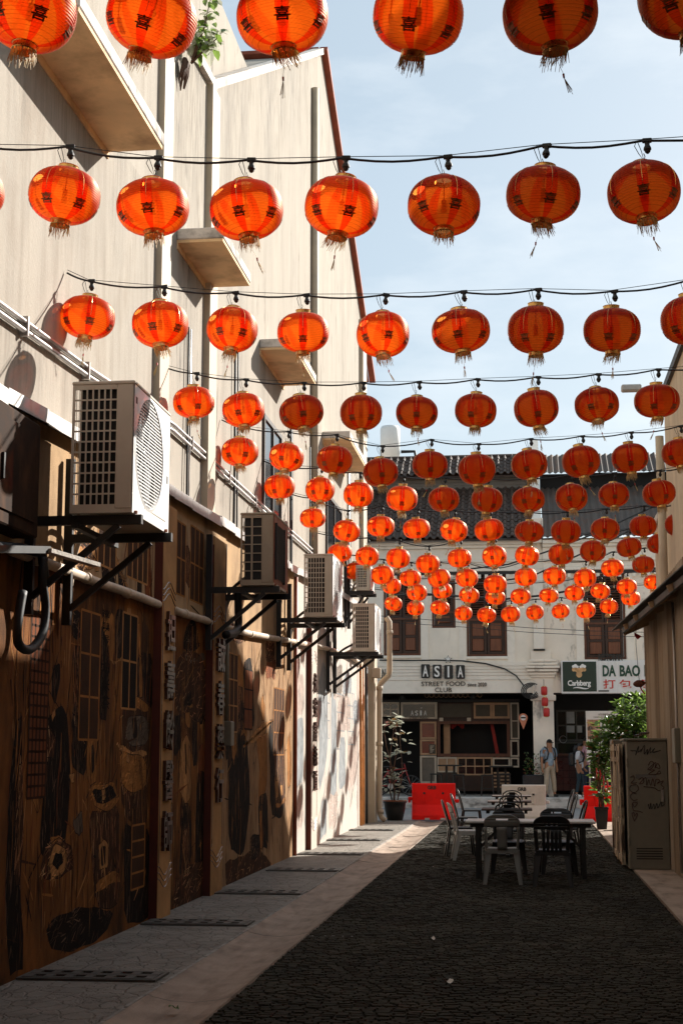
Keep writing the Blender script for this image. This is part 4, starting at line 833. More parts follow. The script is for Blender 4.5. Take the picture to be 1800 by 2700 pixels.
# ---------------- restaurant sign
m_green = M('dark green sign vinyl', (.008,.030,.020), .4, var=.1); m_amber = M('amber print', (.62,.36,.16), .5, var=.25, scale=6); m_signw = M('white sign acrylic', (.74,.73,.72), .4, var=.06, scale=2, stain=(.45,.40,.34), samt=.35, sscale=2, sstretch=(3,1,.3)); m_redp = M('red sign print', (.55,.03,.02), .5, var=.1); m_dgreen = M('green sign print', (.006,.055,.032), .5, var=.1)
rs = thing('restaurant_sign', 'green and white restaurant signboard with amber emblem above the dark shopfront', 'sign', (px(1590,1790)[0], YF-.2, px(1590,1790)[1]))
YB = YF-.22; X0,X1,Z0,Z1 = rectY(1479,1742,1760,1829,YB)
MB().bev(X0,X1,YB,YB+.21,Z0,Z1,.02).build('sign_box', m_signw, rs)
X0,X1,Z0,Z1 = rectY(1483,1745,1572,1824,YB); MB().box(X0,X1,YB-.006,YB-.001,Z0,Z1).build('green_panel', m_green, rs)
def trefoil():
    c = onY(1526,1768,YB); o_ = MB()
    def disc(x,z,r,m,Y): o_.add([(c.x+x+r*math.cos(2*math.pi*k/20),Y,c.z+z+r*math.sin(2*math.pi*k/20)) for k in range(20)],[tuple(range(20))[::-1]],m)
    for (x,z,r) in ((-.13,.07,.075),(.13,.07,.075),(0,-.13,.09),(-.06,.02,.075),(.06,.02,.075),(0,-.03,.085),(-.16,.02,.055),(.16,.02,.055)): disc(x,z,r,0,YB-.009-.0002*(x+z+1))
    for (x,z,r) in ((-.17,.12,.045),(-.11,.14,.055),(-.05,.11,.04),(.17,.12,.045),(.11,.14,.055),(.05,.11,.04)): disc(x,z,r,1,YB-.012-.0002*(x+z+1))
    o_.build('hop_emblem',[m_amber,m_wht],rs)
trefoil()
X0,X1,Z0,Z1 = rectY(1496,1794,1557,1813,YB); text_box('lettering','Carlsberg',X0,X1,Z0,Z1,YB-.008,m_wht,rs,.006,.03,3,.86)
q0 = onY(1510,1815,YB); q1 = onY(1552,1813,YB); MB().tube([(q0.x+(q1.x-q0.x)*t,YB-.01,q0.z+.02*math.sin(t*6.0)-.0) for t in [i/14 for i in range(15)]],[.006+.02*math.sin(math.pi*i/14) for i in range(15)],6).build('flourish',m_wht,rs)
X0,X1,Z0,Z1 = rectY(1588,1754,1623,1784,YB); text_box('lettering','DA',X0,X1,Z0,Z1,YB-.008,m_dgreen,rs,.006,.035)
X0,X1,Z0,Z1 = rectY(1633,1754,1687,1784,YB); text_box('lettering','BAO',X0,X1,Z0,Z1,YB-.008,m_dgreen,rs,.006,.035)
X0,X1,Z0,Z1 = rectY(1698,1754,1735,1784,YB); text_box('lettering','RE',X0,X1,Z0,Z1,YB-.008,m_dgreen,rs,.006,.035)
for i,ch in enumerate('打包餐'):
    x0 = (1590,1632,1684)[i]; X0,X1,Z0,Z1 = rectY(x0,1792,x0+32,1816,YB); text_box('character',ch,X0,X1,Z0,Z1,YB-.008,m_redp,rs,.006,.012)
X0,X1,Z0,Z1 = rectY(1577,1820.5,1605,1824,YB); MB().box(X0,X1,YB-.006,YB-.001,Z0,Z1).build('small_print', m_blk, rs)
X0,X1,Z0,Z1 = rectY(1577,1724,1640,1743,YB+.05); text_box('standing_letters','RESTORAN',X0,X1,Z0,Z1,YB+.05,m_blk,rs,.04,.03)
# ---------------- restaurant front
def sg(x0,y0,x1,y1,Y=YS): return rectY(x0,y0,x1,y1,Y)
m_olive = M('dark olive paint', (.030,.030,.022), .5, var=.2)
def f2(x0,y0,x1,y1,mat,nx,nz,glass): return frame_win(x0,y0,x1,y1,mat,nx,nz,.06,glass,'window',s2)
f2(1466,1872,1546,1955,m_olive,3,2,m_bglass); f2(1466,1956,1546,1992,m_olive,1,1,m_bglass)
for (x0,y0,x1,y1) in ((1493,1877,1514,1908),(1493,1914,1514,1932),(1521,1914,1534,1932)):
    X0,X1,Z0,Z1 = sg(x0,y0,x1,y1); MB().box(X0,X1,YS-.012,YS-.003,Z0,Z1).build('paper_notice', M('pasted paper',(.30,.31,.30),.8), s2)
X0,X1,Z0,Z1 = sg(1466,1993,1640,2086); MB().box(X0,X1,YS+.02,YS+.06,Z0,Z1).build('tiled_dado', m_black, s2)
m_dt = M('maroon glazed tile', (.040,.014,.010), .3, var=.3)
tw = .21; x = X0
while x < X1-.05:
    z = Z0
    while z < Z1-.05: MB().box(x+.008,x+tw-.008,YS+.005,YS+.02,z+.008,min(z+tw,Z1)-.008).build('dado_tile', m_dt, s2); z += tw
    x += tw
X0,X1,Z0,Z1 = sg(1462,1988,1546,1993); MB().box(X0,X1,YS-.05,YS+.01,Z0,Z1).build('ledge', m_brown, s2)
X0,X1,Z0,Z1 = sg(1470,1850,1760,1872); MB().box(cx1,X1+1,YS-.02,YS+.1,Z0,Z1+.3).build('head_board', m_black, s2)
c0 = onY(1484,1950,YS-.02); MB().tube([(c0.x+.11*math.cos(a*math.pi/12),YS-.02,c0.z+.11*math.sin(a*math.pi/12)) for a in range(25)],.008,5).build('door_ring', m_galv, s2)
# ================================================================== LANTERNS
def lantern_mat(name, col, tcol, trans):
    m = bpy.data.materials.new(name); m.use_nodes = True; nt = m.node_tree; N = nt.nodes; L = nt.links
    for n in list(N): N.remove(n)
    out = N.new('ShaderNodeOutputMaterial'); d = N.new('ShaderNodeBsdfDiffuse'); t = N.new('ShaderNodeBsdfTranslucent'); p = N.new('ShaderNodeBsdfTransparent'); g = N.new('ShaderNodeBsdfGlossy')
    tc = N.new('ShaderNodeTexCoord'); mp = N.new('ShaderNodeMapping'); mp.inputs['Scale'].default_value = (40,40,160); nz = N.new('ShaderNodeTexNoise'); nz.inputs['Scale'].default_value = 1.0
    L.new(tc.outputs['Object'], mp.inputs[0]); L.new(mp.outputs[0], nz.inputs[0])
    sx = N.new('ShaderNodeSeparateXYZ'); L.new(tc.outputs['Object'], sx.inputs[0])
    f1 = N.new('ShaderNodeMath'); f1.operation = 'MULTIPLY_ADD'; f1.inputs[1].default_value = 23/(2*.178); f1.inputs[2].default_value = 11.5+.09; L.new(sx.outputs['Z'], f1.inputs[0])
    f2 = N.new('ShaderNodeMath'); f2.operation = 'FRACT'; L.new(f1.outputs[0], f2.inputs[0])
    f3 = N.new('ShaderNodeMath'); f3.operation = 'LESS_THAN'; f3.inputs[1].default_value = .18; L.new(f2.outputs[0], f3.inputs[0])
    oi = N.new('ShaderNodeObjectInfo'); rv = N.new('ShaderNodeMapRange'); rv.inputs[3].default_value = .94; rv.inputs[4].default_value = 1.0; L.new(oi.outputs['Random'], rv.inputs[0])
    f4 = N.new('ShaderNodeMath'); f4.operation = 'MULTIPLY_ADD'; f4.inputs[1].default_value = -.30; L.new(f3.outputs[0], f4.inputs[0]); L.new(rv.outputs[0], f4.inputs[2])
    ribc = N.new('ShaderNodeCombineColor'); [L.new(f4.outputs[0], ribc.inputs[q]) for q in range(3)]
    def var(c, a=.10):
        r = N.new('ShaderNodeValToRGB'); r.color_ramp.elements[0].position=.35; r.color_ramp.elements[1].position=.65
        r.color_ramp.elements[0].color = tuple(x*(1-a) for x in c)+(1,); r.color_ramp.elements[1].color = tuple(min(1,x*(1+a*.4)) for x in c)+(1,); L.new(nz.outputs['Fac'], r.inputs[0])
        mm = N.new('ShaderNodeMix'); mm.data_type = 'RGBA'; mm.blend_type = 'MULTIPLY'; mm.inputs[0].default_value = 1.0; L.new(r.outputs[0], mm.inputs[6]); L.new(ribc.outputs[0], mm.inputs[7]); return mm.outputs[2]
    L.new(var(col), d.inputs[0]); L.new(var(tcol), t.inputs[0]); p.inputs[0].default_value = tuple(trans)+(1,)
    g.inputs[0].default_value = (.75,.45,.35,1); g.inputs['Roughness'].default_value = .42
    m1 = N.new('ShaderNodeMixShader'); m1.inputs[0].default_value = .78; L.new(d.outputs[0], m1.inputs[1]); L.new(t.outputs[0], m1.inputs[2])
    m2 = N.new('ShaderNodeMixShader'); m2.inputs[0].default_value = .28; L.new(m1.outputs[0], m2.inputs[1]); L.new(p.outputs[0], m2.inputs[2])
    fr = N.new('ShaderNodeFresnel'); fr.inputs[0].default_value = 1.25
    m3 = N.new('ShaderNodeMixShader'); L.new(fr.outputs[0], m3.inputs[0]); L.new(m2.outputs[0], m3.inputs[1]); L.new(g.outputs[0], m3.inputs[2])
    L.new(m3.outputs[0], out.inputs[0]); return m
m_lred = lantern_mat('red lantern fabric', (.88,.020,.014), (1.0,.35,.055), (1.0,.42,.12))
m_lband = lantern_mat('darker red lantern gore', (.62,.010,.009), (.97,.075,.014), (.97,.13,.03))
m_gold = M('brassy foil', (.72,.46,.16), .28, metal=.9, var=.3, scale=25)
m_goldp = M('gold lettering print', (.22,.085,.022), .45, metal=.4, var=.4, scale=30)
m_straw = M('straw gold fringe', (.62,.47,.22), .6, var=.3, scale=30)
m_bead = M('red bead', (.5,.02,.015), .4)
RL, HL, RC = .232, .178, .062
def lprof(t):                                   # t 0 bottom .. 1 top
    z = -HL + 2*HL*t; q = abs(z)/HL
    r = RC + (RL-RC)*max(0., 1-q**2.35)**.56
    return r, z
def lantern_body():
    mb = MB(); n = 60; ribs = 23; sub = 3; NT = ribs*sub
    ring = []
    for i in range(NT+1):
        r, z = lprof(i/NT); f = (i % sub)/sub; r *= 1-.016*math.sin(math.pi*f); ring.append((r, z))
    vs = [(r*math.cos(2*math.pi*k/n), r*math.sin(2*math.pi*k/n), z) for r, z in ring for k in range(n)]
    for i in range(NT):
        for k in range(n):
            f = [(i*n+k, i*n+(k+1)%n, (i+1)*n+(k+1)%n, (i+1)*n+k)]
            mb.f += f; mb.m.append(1 if (k % 10) in (0,9,1) else 0)
    mb.v = vs; return mb.mesh('lantern_body', [m_lred, m_lband], True)
def on_l(ang, z, up=.0015):
    t = (z+HL)/(2*HL); r, _ = lprof(min(1,max(0,t))); return ((r+up)*math.cos(ang), (r+up)*math.sin(ang), z)
def seams():
    mb = MB()
    for k in range(6):
        a = 2*math.pi*(k*10+.5)/60; mb.tube([on_l(a, -.045+i*.0225, .002) for i in range(10)], .0016, 4)
    return mb.mesh('gold_seam', m_gold)
def emblems(n):
    v, f = glyphs('喜', 0.0, .02, 2)
    ax = min(q.x for q in v); bx = max(q.x for q in v); az = min(q.y for q in v); bz = max(q.y for q in v); mb = MB()
    for k in range(n):
        a = 2*math.pi*(k*10+.5)/60; P = []
        for q in v:
            u = (q.x-ax)/(bx-ax)-.5; h = (q.y-az)/(bz-az); z = -.124+.062*h; r = lprof((z+HL)/(2*HL))[0]
            P.append(on_l(a+u*.082/r, z, .0025))
        mb.add(P, f)
    return mb.mesh('emblem', m_goldp)
def collar(z0, z1, r, n=32):
    mb = MB(); mb.lathe([(r-.004,z0),(r,z0),(r+.003,z0+.003),(r,z0+.006),(r,z1-.006),(r+.003,z1-.003),(r,z1),(r-.004,z1),(r-.004,z0)], n); return mb.mesh('collar', m_gold, False)
def fringe(seed, lean):
    mb = MB(); r = random.Random(seed)
    for k in range(64):
        a = 2*math.pi*k/64+r.uniform(-.05,.05); R0 = RC-.004; l = r.uniform(.045,.105); ox = lean[0]+r.uniform(-.016,.016); oy = lean[1]+r.uniform(-.016,.016)
        p = Vector((R0*math.cos(a), R0*math.sin(a), -HL-.012)); q = p+Vector((ox*.4,oy*.4,-l*.55)); e = p+Vector((ox,oy,-l))
        mb.tube([p,q,e], [.0026,.0023,.0012], 3, caps=False)
    return mb.mesh('fringe', m_straw)
def tassel(seed, lean):
    mb = MB(); r = random.Random(seed); z = -HL-.02; e = Vector((lean[0],lean[1],z-.13))
    mb.tube([(0,0,z+.03),(lean[0]*.2,lean[1]*.2,z-.07),e], .0012, 3)
    mb.tube([e,e+Vector((0,0,-.022))], [.006,.005], 6, 1)
    for k in range(9):
        d = Vector((lean[0]*.9+r.uniform(-.012,.012), lean[1]*.9+r.uniform(-.012,.012), -.075+r.uniform(-.015,.01)))
        mb.tube([e+Vector((0,0,-.02)), e+Vector((0,0,-.02))+d*.5+Vector((r.uniform(-.004,.004),0,0)), e+Vector((0,0,-.02))+d], .0013, 3, 0, False)
    return mb.mesh('tassel', [m_straw, m_bead])
def inner():
    mb = MB(); mb.tube([(0,0,HL+.01),(0,0,-.03)], .004, 5); mb.tube([(0,0,.04),(0,0,-.045)], [.016,.02], 8); return mb.mesh('inner_stem', m_bead)
LB = lantern_body(); LS = seams(); LE = emblems(6); LE1 = emblems(1); LT = collar(HL-.004, HL+.032, RC+.003); LBt = collar(-HL-.034, -HL+.004, RC)
LF = [fringe(i, l) for i, l in enumerate(((.0,.0),(.02,.01),(-.015,.01)))]; LTs = [tassel(i, l) for i, l in enumerate(((.0,.0),(.045,.01),(-.05,.0),(.02,-.02)))]; LI = inner()
# rows as seen: (centre x, centre y) in the 1568-px-wide view of the photograph
K = 1800/1568
ROWS = [
 (6.97, 'front', [(70,25),(348,41),(648,37),(960,35),(1263,30),(1577,-12)]),
 (9.32, 'second', [(-68,445),(148,449),(351,476),(566,482),(784,475),(1019,472),(1247,447),(1478,441)]),
 (12.3, 'third', [(201,729),(368,745),(533,757),(696,763),(879,768),(1058,760),(1230,757),(1405,758),(1582,735)]),
 (15.9, 'fourth', [(445,924),(559,942),(692,947),(829,948),(957,948),(1092,943),(1231,938),(1370,930),(1508,921)]),
 (19.1, 'fifth', [(551,1038),(658,1050),(768,1056),(874,1085),(987,1068),(1095,1078),(1215,1067),(1334,1060),(1446,1052),(1560,1040)]),
 (22.3, 'sixth', [(642,1118),(735,1125),(823,1136),(923,1145),(1019,1147),(1118,1148),(1213,1148),(1312,1143),(1409,1137),(1513,1133)]),
 (25.0, 'seventh', [(718,1190),(796,1220),(874,1209),(956,1214),(1042,1218),(1123,1217),(1215,1221),(1299,1221),(1389,1216),(1476,1208),(1560,1205)]),
 (28.1, 'eighth', [(780,1270),(843,1278),(914,1282),(982,1295),(1055,1282),(1135,1278),(1210,1276),(1288,1273),(1361,1266),(1444,1257),(1515,1248)]),
 (31.6, 'ninth', [(815,1312),(878,1321),(942,1328),(1008,1328),(1072,1328),(1137,1342),(1207,1325),(1273,1323),(1343,1328),(1406,1305),(1477,1297),(1548,1283)]),
 (35.2, 'tenth', [(899,1346),(957,1361),(1016,1357),(1077,1367),(1137,1372),(1195,1370),(1260,1368),(1319,1362),(1378,1358),(1439,1348),(1500,1338)]),
 (37.8, 'last', [(903,1387),(954,1397),(1010,1396),(1064,1409),(1117,1413),(1172,1411),(1228,1407),(1287,1404),(1345,1402),(1398,1393),(1448,1374)]),
]
WIRES = []
rl = random.Random(21)
def in_sun(p):                                                # words only: which ones stand in direct sun
    return None
nL = 0
for ri, (Y, rname, pts) in enumerate(ROWS):
    tops = []
    for i, (x, y) in enumerate(pts):
        p = onY(x*K, y*K, Y + rl.uniform(-.05,.05)); tops.append(p + Vector((0,0,.335+rl.uniform(-.01,.01))))
        n = len(pts); where = ordinal(i)+' from the left' if i < (n+1)//2 else (ordinal(n-1-i)+' from the right' if i < n-1 else 'rightmost one')
        if i == 0: where = 'leftmost one'
        rowtxt = {'front':'the nearest row of lanterns','last':'the farthest, lowest row of lanterns'}.get(rname, 'the %s row of lanterns from the front' % rname)
        lt = thing('red_lantern', 'round red lantern, %s in the %s row%s' % (where, {'front':'nearest','last':'farthest'}.get(rname, rname), '' if rname in ('front','last') else ' back'), 'lantern', p, 'red lanterns strung across the alley')
        sc_ = rl.uniform(.955,1.035); lt.scale = (sc_*rl.uniform(.965,1.03), sc_*rl.uniform(.965,1.03), sc_*rl.uniform(.92,1.06))
        lt.rotation_euler = (rl.gauss(0,.10), rl.gauss(0,.10), rl.uniform(0,6.28))
        for nm, me in (('body',LB),('gold_seam',LS),('emblem',LE),('top_collar',LT),('bottom_collar',LBt),('fringe',LF[rl.randrange(3)]),('tassel',LTs[rl.randrange(4)]),('inner_stem',LI)):
            if nm == 'inner_stem' and ri > 5: continue
            if nm == 'tassel' and rl.random() < .18: continue
            if nm == 'emblem' and ri < 5:
                for k in range(6):
                    o = bpy.data.objects.new(nm, LE1); COL.objects.link(o); o.parent = lt; o.rotation_euler = (0,0,k*math.pi/3)
                continue
            o = bpy.data.objects.new(nm, me); COL.objects.link(o); o.parent = lt
            if nm in ('emblem','gold_seam','fringe'): o['kind'] = 'stuff'
            if nm == 'tassel': o.rotation_euler = (0,0,rl.uniform(0,6.28))
        nL += 1
    WIRES.append((Y, rname, tops))
# ---- festoon cables with bulb sockets and hanger loops
def socket_mesh():
    mb = MB(); mb.bev(-.030,.030,-.013,.013,-.014,.014,.004); mb.lathe([(.0001,-.014),(.017,-.015),(.015,-.03),(.024,-.05),(.025,-.062),(.019,-.07),(.017,-.078),(.008,-.088),(.0001,-.089)], 14)
    return mb.mesh('bulb_socket', m_cable, False)
def loop_mesh():
    mb = MB(); mb.tube([(-.035,0,.0),(-.052,0,-.03),(-.030,0,-.085),(-.004,0,-.13),(-.012,0,-.07),(-.028,0,-.01),(-.035,0,.0)], .0026, 5); mb.tube([(0,0,-.085),(.006,0,-.105),(-.004,0,-.13),(-.006,0,-.16),(.002,.004,-.17)], .003, 5)
    return mb.mesh('hanger_loop', m_cable)
SM = socket_mesh(); HM = loop_mesh()
for Y, rname, tops in WIRES:
    ft_ = {'front':'nearest','last':'farthest'}.get(rname, rname)
    w_ = thing('festoon_cable', 'black festoon cable with bulb sockets carrying the %s row of lanterns' % ft_, 'cable', tops[0], 'festoon cables across the alley')
    XA = max(-3.88, tops[0].x-1.2) if Y > 30 else -3.88
    pts = [Vector((XA, Y, tops[0].z+.06+.03*rl.random()))] if tops[0].x > XA+.15 else []
    end = Vector((2.35 if tops[-1].x < 2.1 else tops[-1].x+.6, Y, tops[-1].z+.03))
    full = pts + tops + [end]; path = []
    for a, b in zip(full[:-1], full[1:]):
        for t in [i/6 for i in range(6)]: 
            q = a*(1-t)+b*t; q.z -= .028*math.sin(math.pi*t)*min(1,(b-a).length/.6); path.append(q)
    path.append(full[-1])
    MB().tube([q+Vector((0,0,.0)) for q in path], .0085 if Y < 20 else .010, 6).build('cable', m_cable, w_, smooth=True)
    MB().tube([full[0]+Vector((0,.01,.03))]+[q+Vector((0,.012,.014)) for q in tops]+[end+Vector((0,.01,.03))], .0028 if Y<20 else .004, 4).build('support_wire', m_cable, w_)
    for q in tops:
        for nm, me in (('bulb_socket',SM),('hanger_loop',HM)):
            o = bpy.data.objects.new(nm, me); COL.objects.link(o); o.parent = w_; o.location = q - tops[0]; o.rotation_euler = (rl.uniform(-.12,.12), rl.uniform(-.1,.1), rl.uniform(-.4,.4))
            if nm == 'bulb_socket': o.location = o.location + Vector((.03,0,0))
# ================================================================== AIR CONDITIONERS
m_acw = M('white condenser paint', (.74,.73,.715), .45, var=.05, scale=2, stain=(.50,.44,.36), samt=.35, srange=(.5,.75), sscale=3, sstretch=(1,1,.4))
m_acs = M('yellowed condenser paint', (.60,.53,.43), .5, var=.1, scale=3, stain=(.30,.20,.12), samt=.5, srange=(.52,.75), sscale=3)
m_aco = M('grimy old condenser paint', (.40,.32,.23), .6, var=.2, scale=3, stain=(.16,.09,.05), samt=.6, sscale=3)
m_rustp = M('rusted panel', (.33,.10,.045), .8, var=.35, scale=6, stain=(.12,.05,.03), samt=.6, sscale=5)
m_fin = M('condenser fins', (.012,.012,.012), .6, var=.2)
def condenser(label, x0, x1, y0, L_, z0, H, cols, rows, old=False):
    t = thing('air_conditioner', label, 'air conditioner', ((x0+x1)/2, y0+L_/2, z0), 'condensers bracketed to the left wall')
    side, front = (m_aco, m_rustp) if old else (m_acs, m_acw)
    y1 = y0+L_; z1 = z0+H; e = .022
    # shell: back posts, top, bottom, far side, front panel with a round opening
    MB().bev(x0-.006,x1+.006,y0-.006,y1+.006,z1-.03,z1,.008).build('top_cover', side, t)
    MB().box(x0,x1,y0,y1,z0,z0+.03).build('base_pan', side, t)
    MB().box(x0,x1-.004,y1-.004,y1,z0+.03,z1-.03).build('far_side', side, t)
    cv = x1-x0; gx0, gx1 = x0+.02, x1-(.115 if not old else .15)*cv/.4
    g = MB(); a0, a1 = z0+.065, z1-.065
    g.bev(gx1,x1-.008,y0-.002,y0+.02,z0+.03,z1-.03,.006); g.box(x0,gx0,y0,y0+.012,z0+.03,z1-.03)
    g.box(gx0,gx1,y0,y0+.012,z0+.03,a0); g.box(gx0,gx1,y0,y0+.012,a1,z1-.03)
    bw = .012 if not old else .022
    for i in range(1,cols): xx = gx0+(gx1-gx0)*i/cols; g.box(xx-bw/2,xx+bw/2,y0+.001,y0+.011,a0,a1)
    for j in range(1,rows): zz_ = a0+(a1-a0)*j/rows; g.box(gx0,gx1,y0+.002,y0+.010,zz_-.006,zz_+.006)
    g.build('side_grille', side, t)
    fx = gx0+(gx1-gx0)*(1/cols if not old else .1)
    MB().box(fx,x1-.02,y0+.035,y0+.045,z0+.03,z1-.03).box(fx,fx+.02,y0+.045,y1-.02,z0+.03,z1-.03).build('coil_fins', m_fin, t)
    bg_ = MB(); n_ = 14                                          # open wire back
    for i in range(n_): yy = y0+.1+(y1-y0-.2)*i/(n_-1); bg_.box(x0,x0+.004,yy-.002,yy+.002,z0+.03,z1-.03)
    bg_.build('back_guard', side, t)
    fy0, fy1 = y0, y1
    if not old:
        R0 = min(.415*H, .36*L_); cyc, czc = y0+L_*.40, z0+H*.52; n = 48; vs = []; fs = []
        def edge(a):
            c, s_ = math.cos(a), math.sin(a); k1 = ((fy1-cyc) if c > 0 else (cyc-fy0))/max(abs(c),1e-6); k2 = ((z1-.03-czc) if s_ > 0 else (czc-z0-.001))/max(abs(s_),1e-6); k = min(k1,k2); return cyc+k*c, czc+k*s_
        angs = sorted([2*math.pi*i/n for i in range(n)] + [math.atan2(b_-czc, a_-cyc) % (2*math.pi) for a_ in (fy0,fy1) for b_ in (z0+.001,z1-.03)])
        N_ = len(angs)
        for a in angs:
            ey, ez = edge(a); vs += [(x1, ey, ez), (x1+.004, cyc+(R0+.035)*math.cos(a), czc+(R0+.035)*math.sin(a)), (x1+.012, cyc+(R0+.012)*math.cos(a), czc+(R0+.012)*math.sin(a)), (x1-.012, cyc+R0*math.cos(a), czc+R0*math.sin(a)), (x1-.05, cyc+R0*math.cos(a), czc+R0*math.sin(a))]
        for i in range(N_):
            j = (i+1) % N_
            for q in range(4): fs.append((i*5+q, j*5+q, j*5+q+1, i*5+q+1))
        MB().add(vs, fs).build('front_panel', front, t)
        gd = MB(); k = -R0+.012
        while k < R0:                                            # fine horizontal guard bars
            hw = math.sqrt(max(0,R0*R0-k*k)); gd.bar((x1+.004,cyc-hw,czc+k),(x1+.004,cyc+hw,czc+k),.004,.0095); k += .026
        for k in (-.5,0,.5): hw = math.sqrt(R0*R0-(k*R0)**2); gd.bar((x1-.002,cyc+k*R0,czc-hw),(x1-.002,cyc+k*R0,czc+hw),.006,.006)
        gd.build('fan_guard', front, t)
        MB().add([(x1-.06, cyc+(R0+.01)*math.cos(2*math.pi*i/32), czc+(R0+.01)*math.sin(2*math.pi*i/32)) for i in range(32)], [tuple(range(32))]).build('fan_well', m_fin, t)
        fan = MB(); fan.lathe([(.0001,.0),(.05,.0),(.06,-.015),(.06,-.02)], 16, (x1-.03,cyc,czc), axis='X')
        for b_ in range(3):
            a = 2*math.pi*b_/3+.4; 
            fan.grid(lambda u, v: (x1-.035+.015*(v-.5), cyc+(.05+u*(R0-.08))*math.cos(a+(v-.5)*1.2), czc+(.05+u*(R0-.08))*math.sin(a+(v-.5)*1.2)), 4, 4)
        fan.build('fan', M('grey fan plastic', (.05,.05,.05), .5), t, smooth=True)
        MB().box(x1,x1+.004,y0+.04,y0+.08,z1-.17,z1-.12).build('slot', m_fin, t); MB().box(x1,x1+.004,y1-.10,y1-.06,z0+H*.40,z0+H*.46).build('slot', m_fin, t)
        MB().box(x1,x1+.003,y1-.24,y1-.08,z0+H*.70,z0+H*.82).build('rating_plate', front, t)
        MB().box(x1+.001,x1+.006,y0+L_*.3,y1-.12,z0+.085,z0+.09).build('panel_crease', m_acs, t)
    else:
        MB().box(x1-.004,x1,y0,y1,z0+.03,z1-.03).build('front_panel', front, t)
        lv = MB(); z = z0+.10
        lv.box(x1+.001,x1+.03,y0+.05,y0+.07,z0+.07,z1-.12).box(x1+.001,x1+.03,y0+L_*.62,y0+L_*.62+.02,z0+.07,z1-.12)
        while z < z1-.14: lv.bar((x1+.018,y0+.07,z),(x1+.018,y0+L_*.62,z),.004,.022,up=(.6,0,.8)); z += .022
        lv.build('louvre_grille', m_fin, t)
    for k_ in (0,1):                                              # lagged refrigerant lines back to the wall
        zz_ = z0+.14+.10*k_; yy_ = y1-.10+.03*k_
        MB().tube(smooth_path([(x0+.03,yy_,zz_),(x0-.10,yy_+.02,zz_-.02),(WX0+.10,yy_+.10,zz_-.22),(WX0+.03,yy_+.16,zz_-.55)]), .022, 8).build('lagged_pipe', m_cable if k_ else m_pvc, t, smooth=True)
    # steel bracket
    b = thing('steel_bracket', 'steel bracket under the '+label.split(',')[0]+', '+label.split(',')[1].strip().split(' at the end')[0], 'bracket', (WX0, y0, z0-.3), 'condenser brackets')
    for yy in (y0+.07, y1-.12):
        MB().bar((WX0+.06,yy,z0-.75),(WX0+.06,yy,z0+.62),.07,.05).build('post', m_blackmetal, b)
        MB().bar((WX0+.06,yy,z0-.045),(x1+.06,yy,z0-.045),.055,.07).build('arm', m_blackmetal, b)
        MB().bar((WX0+.08,yy+.004,z0-.62),(x1-.12,yy+.004,z0-.085),.045,.045).build('strut', m_blackmetal, b)
    MB().bar((x0+.04,y0+.0,z0-.09),(x0+.04,y1,z0-.09),.05,.04).build('cross_bar', m_blackmetal, b)
    for xx in (x0+.05,x1-.05):
        for yy in (y0+.07,y1-.12): MB().lathe([(.0001,.012),(.014,.012),(.014,-.012),(.0001,-.012)],6,(xx+.06 if xx>x0+.1 else xx,yy,z0+.01)).build('bolt', m_rustp, b)
    return t
def place_ac(label, xb, xf, ytop, ybot, Y, L_, cols, rows, old=False):
    A = onY(xb,(ytop+ybot)/2,Y); B = onY(xf,(ytop+ybot)/2,Y); T = onY((xb+xf)/2,ytop,Y); Bt = onY((xb+xf)/2,ybot,Y)
    condenser(label, A.x, B.x, Y, L_, Bt.z, T.z-Bt.z, cols, rows, old)
place_ac('large white condenser, nearest to the camera on the left wall', 188, 352, 1004, 1352, 10.9, 1.16, 7, 11)
place_ac('old grimy condenser, rust red front with louvres, second along the left wall', 634, 722, 1351, 1543, 17.45, 1.06, 2, 7, True)
place_ac('white condenser, third along the left wall beyond the rusty one', 801, 877, 1460, 1626, 22.6, 1.2, 7, 11)
place_ac('white condenser, farthest of the large ones at the end of the left wall', 929, 988, 1591, 1717, 28.4, 1.2, 7, 11)
place_ac('small white condenser, half hidden by lanterns above the farthest large one', 938, 976, 1490, 1556, 31.2, .8, 6, 8)
# pipes, insulated lines and boxes near the first condenser
hs = thing('insulated_hose', 'thick black insulated hose looping below the nearest condenser bracket', 'hose', (WX0, 10.6, 3))
MB().tube(smooth_path([onX(x,y,-3.55) for x,y in ((115,1470),(112,1530),(120,1600),(112,1670),(80,1712),(50,1700),(46,1650),(60,1560))]), .034, 10).build('hose', m_cable, hs, smooth=True)
MB().tube([onX(x,y,-3.6) for x,y in ((-20,1440),(60,1445),(110,1460),(118,1520))], .036, 10).build('elbow', m_cable, hs, smooth=True)
hs2 = thing('insulated_hose', 'black insulated hose curving from the rusty condenser to the wall pipe', 'hose', (WX0, 17.5, 3))
MB().tube(smooth_path([onX(x,y,-3.5) for x,y in ((628,1550),(628,1600),(628,1650),(618,1668),(595,1674))]), .05, 10).build('hose', m_cable, hs2, smooth=True)
MB().bar(onX(126,1452,-3.3),onX(255,1490,-3.1),.07,.03).build('bracket_plank', m_conc, hs); MB().bar(onX(-20,1448,-3.4),onX(124,1450,-3.32),.06,.05).build('bracket_bar', m_blackmetal, hs)
MB().bev(-3.745,-3.60,18.55,18.75,1.72,2.02,.01).build('meter_box', m_cab, mw); MB().tube([(-3.68,18.62,2.02),(-3.68,18.62,3.2)],.03,8).build('meter_pipe', m_cab, mw, smooth=True)
